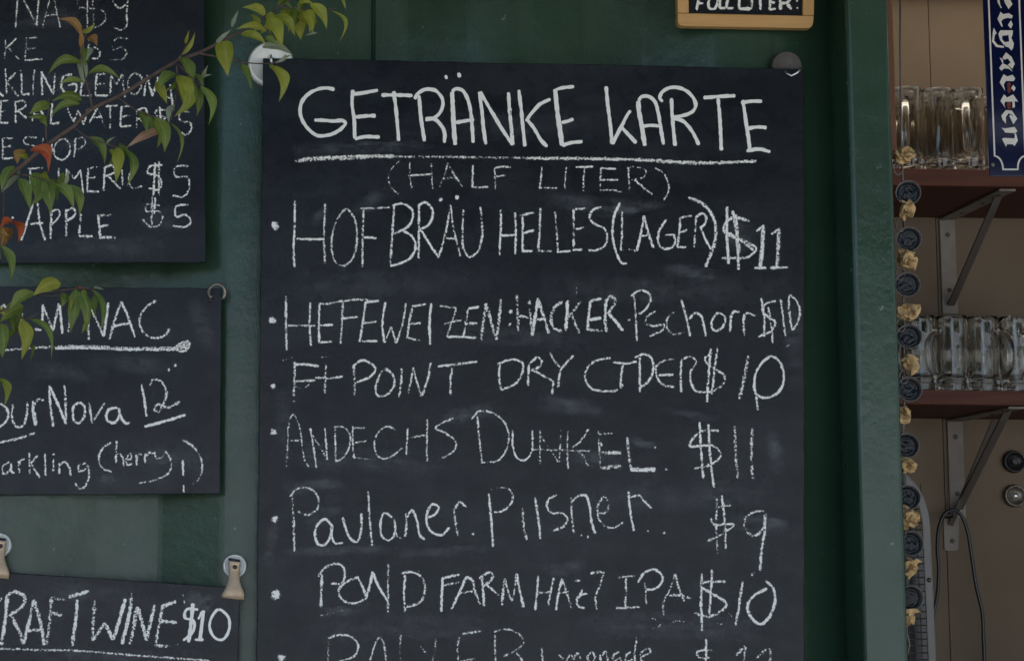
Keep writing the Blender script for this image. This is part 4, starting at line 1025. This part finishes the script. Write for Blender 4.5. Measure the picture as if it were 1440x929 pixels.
# ------------------------------------------------------------------ inside the bar: shelves, brackets, mugs
YS = 0.80
def shelf(label, ztop_px, zbot_px, arm):
    zt, zb = U(1345, ztop_px, YS).z, U(1345, zbot_px, YS).z
    xl, xr = U(1180, 464, YS).x, XR - 0.06
    root = empty("wall_shelf", label, "shelf", (U(1345, 464, YS).x, BACK - 0.001, zb))
    bevel(MB().box((xl, YS, zb), (xr, BACK - 0.001, zt)).build("shelf_board", M['shelf'], root), 0.0012, 1)
    def one(x0, first):
        w2 = 0.013
        br = MB().box((x0 - w2, YS + 0.012, zb - 0.004), (x0 + w2, BACK - 0.004, zb - 0.0006)); 
        br.box((x0 - w2, BACK - 0.0045, zb - 0.165), (x0 + w2, BACK - 0.0012, zb - 0.0042))
        o = bevel(br.build("bracket", M['bracket'], root), 0.0008)
        a = Vector((x0, YS + 0.05, zb - 0.006)); c = Vector((x0, BACK - 0.008, zb - 0.150))
        d = (c - a).normalized(); n_ = Vector((0, d.z, -d.y))
        V = []
        for p in (a, c):
            for sx in (-0.006, 0.006):
                for sn in (-0.0016, 0.0016): V.append(p + Vector((sx, 0, 0)) + n_ * sn)
        mesh("brace", V, [(0, 1, 3, 2), (4, 6, 7, 5), (0, 4, 5, 1), (2, 3, 7, 6), (0, 2, 6, 4), (1, 5, 7, 3)], M['bracket_dark'], o)
        for yy in (YS + 0.04, YS + 0.11, YS + 0.20):
            MB().lathe([(0.004, -0.0005), (0.004, 0.0006), (0.0015, 0.0012)], (x0, yy, zb - 0.0056), 'Z', 10).build("screw", M['bracket_dark'], o, True)
        for zz in (zb - 0.03, zb - 0.125):
            MB().lathe([(0.004, 0), (0.004, 0.0007), (0.0015, 0.0012)], (x0, BACK - 0.0048, zz), 'Y', 10).build("screw", M['bracket_dark'], o, True)
    one(U(arm, 464, BACK).x, True)
    one(U(arm, 464, BACK).x + 0.62, False)
    return zt
zt_up = shelf("upper red-brown shelf behind the bar, partly hidden by the blue enamel sign", 237.5, 262, 1336)
zt_lo = shelf("lower red-brown shelf behind the bar, under the row of smaller glass mugs", 548.5, 569, 1337)

def mug_mesh(rad, h, dim):
    """heavy glass mug: outer wall with dimples, thick base, inner wall"""
    V, Fc = [], []
    seg, rows = 40, 26
    def outer(t, a):
        r_ = rad * (0.90 + 0.10 * min(1, abs(t - 0.12) * 4 if t < 0.12 else 1))
        if t < 0.04: r_ *= 0.94
        if dim and 0.16 < t < 0.74:
            q = math.sin(math.pi * ((t - 0.16) / 0.29 % 1))
            r_ *= 1 - 0.075 * q * abs(math.cos(a * 4)) ** 0.7
        if t > 0.96: r_ *= 0.985
        return r_
    loops = [(lambda a, t=i / rows: (outer(t, a), t * h)) for i in range(rows + 1)]
    for i in range(15):
        t = 1 - i / 14
        loops.append(lambda a, t=t: (rad * (0.86 if t > 0.05 else 0.70), h * (0.14 + 0.86 * t) - (0.0 if i else 0.0)))
    for lp in loops:
        for k in range(seg):
            a = 2 * math.pi * k / seg
            r_, z = lp(a)
            V.append((r_ * math.cos(a), r_ * math.sin(a), z))
    for i in range(len(loops) - 1):
        for k in range(seg):
            k2 = (k + 1) % seg
            Fc.append((i * seg + k, i * seg + k2, (i + 1) * seg + k2, (i + 1) * seg + k))
    Fc.append(tuple(reversed(range(seg)))); n = (len(loops) - 1) * seg
    Fc.append(tuple(n + k for k in range(seg)))
    return V, Fc
def handle_mesh(rad, h):
    mb = MB()
    pts = []
    for k in range(17):
        a = R(-88 + 176 * k / 16)
        pts.append((rad * 0.93 + 0.030 * math.cos(a) ** 0.6, 0, h * (0.50 + 0.30 * math.sin(a))))
    mb.tube(pts, 0.0058, 10)
    return mb.v, mb.f
def mugs(cat_group, px_list, zt, hpx, rad, dim, labels, name):
    h = hpx * PXM(YS + 0.08)
    proto = None
    for i, (px, dy) in enumerate(px_list):
        Y = YS + 0.055 + dy
        loc = Vector((U(px, 400, Y).x, Y, zt + 0.0004))
        if proto is None:
            proto = raw(name, *mug_mesh(rad, h, dim), M['glass'], None)
            hd = raw("handle", *handle_mesh(rad, h), M['glass'], proto)
            o, ha = proto, hd
        else:
            o = proto.copy(); COL.objects.link(o); ha = hd.copy(); COL.objects.link(ha); ha.parent = o
        o.location = loc
        o.rotation_euler = (0, 0, random.Random(i * 7 + int(zt * 100)).uniform(-3.0, 0.6))
        o["label"] = labels[i]; o["category"] = "mug"; o["group"] = cat_group
up = [(1281, 0.0), (1326, 0.004), (1369, 0.0), (1302, 0.062), (1347, 0.066), (1397, 0.062), (1436, 0.004), (1272, 0.130), (1317, 0.126), (1361, 0.132), (1412, 0.128)]
mugs("tall glass mugs on the upper shelf", up, zt_up, 124, 0.0255, False, [
    "tall clear glass mug at the left end of the upper shelf's front row",
    "tall clear glass mug in the upper shelf's front row, second from the left",
    "tall clear glass mug in the upper shelf's front row, just left of the blue sign",
    "tall clear glass mug in the upper shelf's middle row, nearest the green post",
    "tall clear glass mug in the upper shelf's middle row, second from the green post",
    "tall clear glass mug in the upper shelf's middle row, half hidden by the blue sign",
    "tall clear glass mug in the upper shelf's front row, behind the blue sign",
    "tall clear glass mug in the upper shelf's rear row, nearest the green post",
    "tall clear glass mug in the upper shelf's rear row, second from the green post",
    "tall clear glass mug in the upper shelf's rear row, third from the green post",
    "tall clear glass mug in the upper shelf's rear row, behind the blue sign"], "beer_mug")
lo = [(1291, 0.0), (1336, 0.0), (1379, 0.004), (1424, 0.0), (1311, 0.062), (1355, 0.066), (1402, 0.062), (1443, 0.066), (1276, 0.128), (1325, 0.130), (1368, 0.126), (1418, 0.130)]
mugs("dimpled glass mugs on the lower shelf", lo, zt_lo, 108, 0.0240, True, [
    "dimpled glass mug at the left end of the lower shelf's front row, beside the garland",
    "dimpled glass mug in the lower shelf's front row, second from the left",
    "dimpled glass mug in the lower shelf's front row, third from the left",
    "dimpled glass mug in the lower shelf's front row, nearest the photo's right edge",
    "dimpled glass mug in the lower shelf's middle row, nearest the garland",
    "dimpled glass mug in the lower shelf's middle row, second from the garland",
    "dimpled glass mug in the lower shelf's middle row, third from the garland",
    "dimpled glass mug in the lower shelf's middle row, cut by the photo's right edge",
    "dimpled glass mug in the lower shelf's rear row, nearest the garland",
    "dimpled glass mug in the lower shelf's rear row, second from the garland",
    "dimpled glass mug in the lower shelf's rear row, third from the garland",
    "dimpled glass mug in the lower shelf's rear row, farthest from the garland"], "dimpled_mug")

# ------------------------------------------------------------------ blue enamel sign
YE = 0.60
sg = empty("enamel_sign", "narrow blue enamel sign with white blackletter reading ergarten, in front of the shelf", "sign", U(1416, 247, YE))
def ep(cx, cy, Y=YE, oy=0): return U(1370 + cx / 7.146, oy + cy / 7.146, Y)
def lean(y): return (y - 0) * 9.5 / 247.0          # the sign leans a touch
def sp(x, y, Y=YE): return U(x + lean(y), y, Y)
TOPS = -75
outer = [(1382.5, 246), (1384, 248), (1439.5, 248), (1441, 246), (1441, TOPS), (1382.5, TOPS)]
bevel(MB().poly([sp(*q) for q in outer], 0.003).build("panel", M['blue'], sg), 0.0009, 2)
def band(path, hw, Y, name, mat):
    V, Fc = [], []
    m = len(path)
    for i in range(m):
        a, c, b_ = Vector(path[i - 1]) if i else Vector(path[0]), Vector(path[i]), Vector(path[min(i + 1, m - 1)])
        t = (b_ - a).normalized(); n_ = Vector((-t.y, t.x))
        for q in (-1, 1):
            p = c + n_ * hw * q; V.append(sp(p.x, p.y, Y))
        if i: Fc.append((2 * i - 2, 2 * i - 1, 2 * i + 1, 2 * i))
    o = mesh(name, V, Fc, mat, sg); return o
pth = [(1390.3, TOPS + 20)] + [(1390.3, y) for y in range(-40, 216, 20)] + [(1390.3, 219.5)]
for k in range(1, 9):
    a = R(90 - 90 * k / 8)
    pth.append((1390.3 + 11.0 * math.cos(a), 219.5 + 17 - 17 * math.sin(a)))
pth.append((1401.3, 238.5))
left_edge = pth[:]
pth2 = pth + [(1402.0, 238.3), (1411, 238.3), (1421.5, 238.3)]
mir = [(2823.6 - x, y) for x, y in reversed(left_edge)]
band(pth2 + [(1422.3, 238.3)] + mir, 1.15, YE - 0.0004, "border", M['enamel_white'])
for hx in (1386.8, 1436.8):
    MB().lathe([(0.0022, -0.0002), (0.0028, 0.0006), (0.0016, 0.0009)], sp(hx + 0.3, 232, YE), 'Y', 14).build("screw_hole", M['bronze'], sg, True)
# blackletter, each stroke an enamelled patch
def blackletter(pieces, name):
    V, Fc = [], []
    lay = 0
    for oy, txt in pieces:
        for st in txt.split(';'):
            P = [tuple(float(q) for q in w.split(',')) for w in st.split()]
            area = sum(P[i - 1][0] * P[i][1] - P[i][0] * P[i - 1][1] for i in range(len(P)))
            if area > 0: P.reverse()
            lay += 1
            n0 = len(V); V += [ep(x, y, YE - 0.0005 - lay * 0.00003, oy) for x, y in P]
            Fc.append(tuple(range(n0, n0 + len(P))))
    return mesh(name, V, Fc, M['enamel_white'], sg)
blackletter([(0, "228,-8 252,-8 262,50 277,80 268,86 238,34;296,-8 358,-8 384,45 346,94 308,30;236,-50 300,-60 372,-50 384,-8 228,-8"),
     (0, "262,120 292,145 346,134 387,160 378,187 330,182 290,196 272,216 287,272 272,266 233,192 258,140;369,206 389,250 368,290 338,255"),
     (0, "262,307 388,307 386,348 268,364 243,345;243,345 282,358 280,395 320,440 300,458 260,405;343,345 388,342 373,385 399,440 391,482 375,510 335,466 352,420;298,428 354,418 374,484 312,470;196,280 226,336 206,356 184,334;186,336 208,350 200,410 236,452 300,466 296,484 220,474 178,420"),
     (0, "320,528 376,574 407,644 382,694 338,652 366,630 338,590 300,602 284,580;256,578 288,598 292,640 342,662 388,722 345,692 300,690 274,712 250,686 284,640"),
     (0, "296,748 330,770 386,754 412,790 396,817 320,815 296,850 312,917 256,830 274,790;393,853 417,886 399,920 369,886"),
     (120, "300,93 330,124 391,93 442,167 406,160 409,222 384,227 384,166 312,166 301,190 314,230 263,158"),
     (120, "273,305 318,250 377,254 433,336 393,392 353,310 366,296 391,316 386,300 346,282 317,320 320,388 284,346"),
     (120, "273,427 312,434 406,419 434,462 413,481 310,476 300,456;278,540 296,529 404,534 410,500 398,490 420,484 438,556 406,610 386,593 331,593 320,618")], "blackletter")
rv, rf_ = [], []  # red reflections on the sign, painted as flat irregular spots
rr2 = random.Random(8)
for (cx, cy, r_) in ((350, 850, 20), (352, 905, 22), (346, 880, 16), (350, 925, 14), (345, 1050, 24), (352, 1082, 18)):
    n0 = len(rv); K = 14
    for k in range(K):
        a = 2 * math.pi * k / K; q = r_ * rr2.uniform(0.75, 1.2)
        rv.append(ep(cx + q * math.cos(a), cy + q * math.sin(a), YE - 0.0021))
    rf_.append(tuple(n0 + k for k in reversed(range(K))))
mesh("red_reflection_spots", rv, rf_, M['rust_and_red_glint'], sg)
for x in (1392, 1432):
    MB().tube([sp(x, TOPS + 6, YE - 0.002), sp(x, TOPS - 12, YE - 0.001), (sp(x, TOPS - 12).x, YE, 2.56)], 0.0011, 6).build("hanging_wire", M['wire'], sg, True)

# ------------------------------------------------------------------ wire mesh panel, cord, round fittings
YW = 0.34
wp = empty("wire_mesh_panel", "grey round-cornered frame with black wire mesh, behind the lower garland", "panel", U(1200, 1100, YW))
fx0, fx1, ftop, fbot, rad_c = 1010, 1310, 655, 1230, 62
outl = []
for (cx, cy, a0) in ((fx1 - rad_c, ftop + rad_c * 1.35, 0), (fx0 + rad_c, ftop + rad_c * 1.35, 90), (fx0 + rad_c, fbot - rad_c, 180), (fx1 - rad_c, fbot - rad_c, 270)):
    for k in range(9):
        a = R(a0 + 90 * k / 8)
        outl.append((cx + rad_c * math.cos(a), cy - rad_c * (1.35 if a0 < 180 else 1) * math.sin(a)))
def wl(y): return (y - 780) * 0.045
fr = MB()
V, Fc = [], []
m = len(outl)
cxm, cym = (fx0 + fx1) / 2, (ftop + fbot) / 2
for i, (x, y) in enumerate(outl):
    a, b_ = Vector(outl[i - 1]), Vector(outl[(i + 1) % m])
    t = (b_ - a).normalized(); n_ = Vector((t.y, -t.x))
    if n_.dot(Vector((x - cxm, y - cym))) < 0: n_ = -n_
    for q, yy in ((0, YW), (-11.5, YW), (-11.5, YW + 0.02), (0, YW + 0.02)):
        p = Vector((x, y)) + n_ * q
        V.append(U(p.x + wl(p.y), p.y, yy))
for i in range(m):
    j = (i + 1) % m
    for q in range(4):
        q2 = (q + 1) % 4
        Fc.append((i * 4 + q, i * 4 + q2, j * 4 + q2, j * 4 + q))
bevel(mesh("frame", V, Fc, M['grey_frame'], wp), 0.0015)
g = MB()
x = fx0 + 14
while x < fx1 - 10:
    g.tube([U(x + wl(ftop + 25), ftop + 25, YW + 0.012), U(x + wl(fbot - 20), fbot - 20, YW + 0.012)], 0.0007, 5); x += 8.6
y = ftop + 22
while y < fbot - 12:
    ins = 0
    if y < ftop + rad_c * 1.35: ins = rad_c * (1 - math.sqrt(max(0, 1 - ((ftop + rad_c * 1.35 - y) / (rad_c * 1.35)) ** 2)))
    g.tube([U(fx0 + 6 + ins + wl(y), y, YW + 0.0134), U(fx1 - 6 - ins + wl(y), y, YW + 0.0134)], 0.0007, 5); y += 9.6
g.build("wire_mesh", M['bracket_dark'], wp, True)
MB().poly([U(px + wl(py), py, YW + 0.05) for px, py in ((fx0 + 20, fbot - 20), (fx1 - 12, fbot - 20), (fx1 - 12, ftop + 100), (fx1 - 40, ftop + 35), (fx0 + 40, ftop + 35), (fx0 + 20, ftop + 100))], 0.004).build("backing", M['black'], wp)
MB().lathe([(0.003, 0), (0.003, 0.0008), (0.001, 0.0014)], U(1306.5, 815, YW), 'Y', 10).build("screw", M['black'], wp, True)
zb_ = U(1200, fbot, YW).z
for px in (1040, 1290):
    p = U(px, fbot, YW)
    MB().box((p.x - 0.012, YW, 0.09), (p.x + 0.012, YW + 0.02, zb_ + 0.003)).build("leg", M['grey_frame'], wp)

YC = BACK - 0.04
pc = [(1312, 1000), (1311, 940), (1310, 900), (1313, 862), (1318, 835), (1320, 800), (1318, 765), (1322, 735), (1331, 719), (1341, 716), (1351, 723), (1360, 745), (1366, 780), (1373, 825), (1381, 860), (1383, 900), (1384, 929), (1385, 1000), (1385, 1080)]
cp = catmull([(a, b_) for a, b_ in pc], 6)
pco = empty("power_cord", "black power cord looped over a hook on the tan wall below the lower shelf", "cord", U(1340, 716, YC))
MB().tube([U(p.x, p.y, YC) for p in cp], 0.0029, 8).build("cord", M['black'], pco, True)
hk = U(1339, 726, YC)
MB().tube([(hk.x, BACK, hk.z), (hk.x, YC - 0.006, hk.z - 0.001), (hk.x, YC - 0.009, hk.z + 0.008)], 0.0022, 8).build("wall_hook", M['bracket_dark'], pco, True)
# strap from the shelf down to the hook, with its wall plate
stp = empty("metal_strap", "dark flat strap slanting from the lower shelf down to the cord hook", "strap", U(1340, 735, BACK - 0.006))
a, c = U(1399, 592, BACK - 0.10), U(1336.5, 738, BACK - 0.006)
d = (c - a).normalized(); s_ = d.cross(Vector((0, 1, 0))).normalized() * (4.6 * PXM(BACK)); n_ = s_.cross(d).normalized() * 0.0016
bevel(mesh("strap", [a - s_ - n_, a + s_ - n_, a + s_ + n_, a - s_ + n_, c - s_ * 0.8 - n_, c + s_ * 0.8 - n_, c + s_ * 0.8 + n_, c - s_ * 0.8 + n_],
     [(0, 3, 2, 1), (4, 5, 6, 7), (0, 1, 5, 4), (1, 2, 6, 5), (2, 3, 7, 6), (3, 0, 4, 7)], M['bracket_dark'], stp), 0.0006)
pl = [U(x, y, BACK - 0.004) for x, y in ((1328, 772), (1331, 774), (1345, 774), (1348, 771), (1349, 722), (1327, 722))]
bevel(MB().poly(pl, 0.003).build("wall_plate", M['bracket'], stp), 0.0008)
MB().lathe([(0.004, 0), (0.004, 0.0008), (0.0015, 0.0013)], U(1339, 760, BACK - 0.004), 'Y', 10).build("screw", M['bracket_dark'], stp, True)

def fitting(label, px, py, mat, core):
    c = U(px, py, BACK)
    root = empty("round_wall_fitting", label, "fitting", c, "round fittings on the tan wall")
    k = PXM(BACK)
    MB().lathe([(15 * k, 0), (16 * k, 0.004), (15 * k, 0.010), (13.6 * k, 0.012), (12.6 * k, 0.010), (4.5 * k, 0.006)], c, 'Y', 36).build("collar", mat, root, True)
    MB().lathe([(5 * k, 0.0055), (4.6 * k, 0.010), (2.5 * k, 0.0125)], c, 'Y', 20).build("plug", core, root, True)
fitting("black round fitting on the tan wall under the lower shelf", 1424, 649, M['black'], M['bracket_dark'])
fitting("grey metal round fitting on the tan wall below a black one", 1425, 697, M['bronze'], M['steel'])
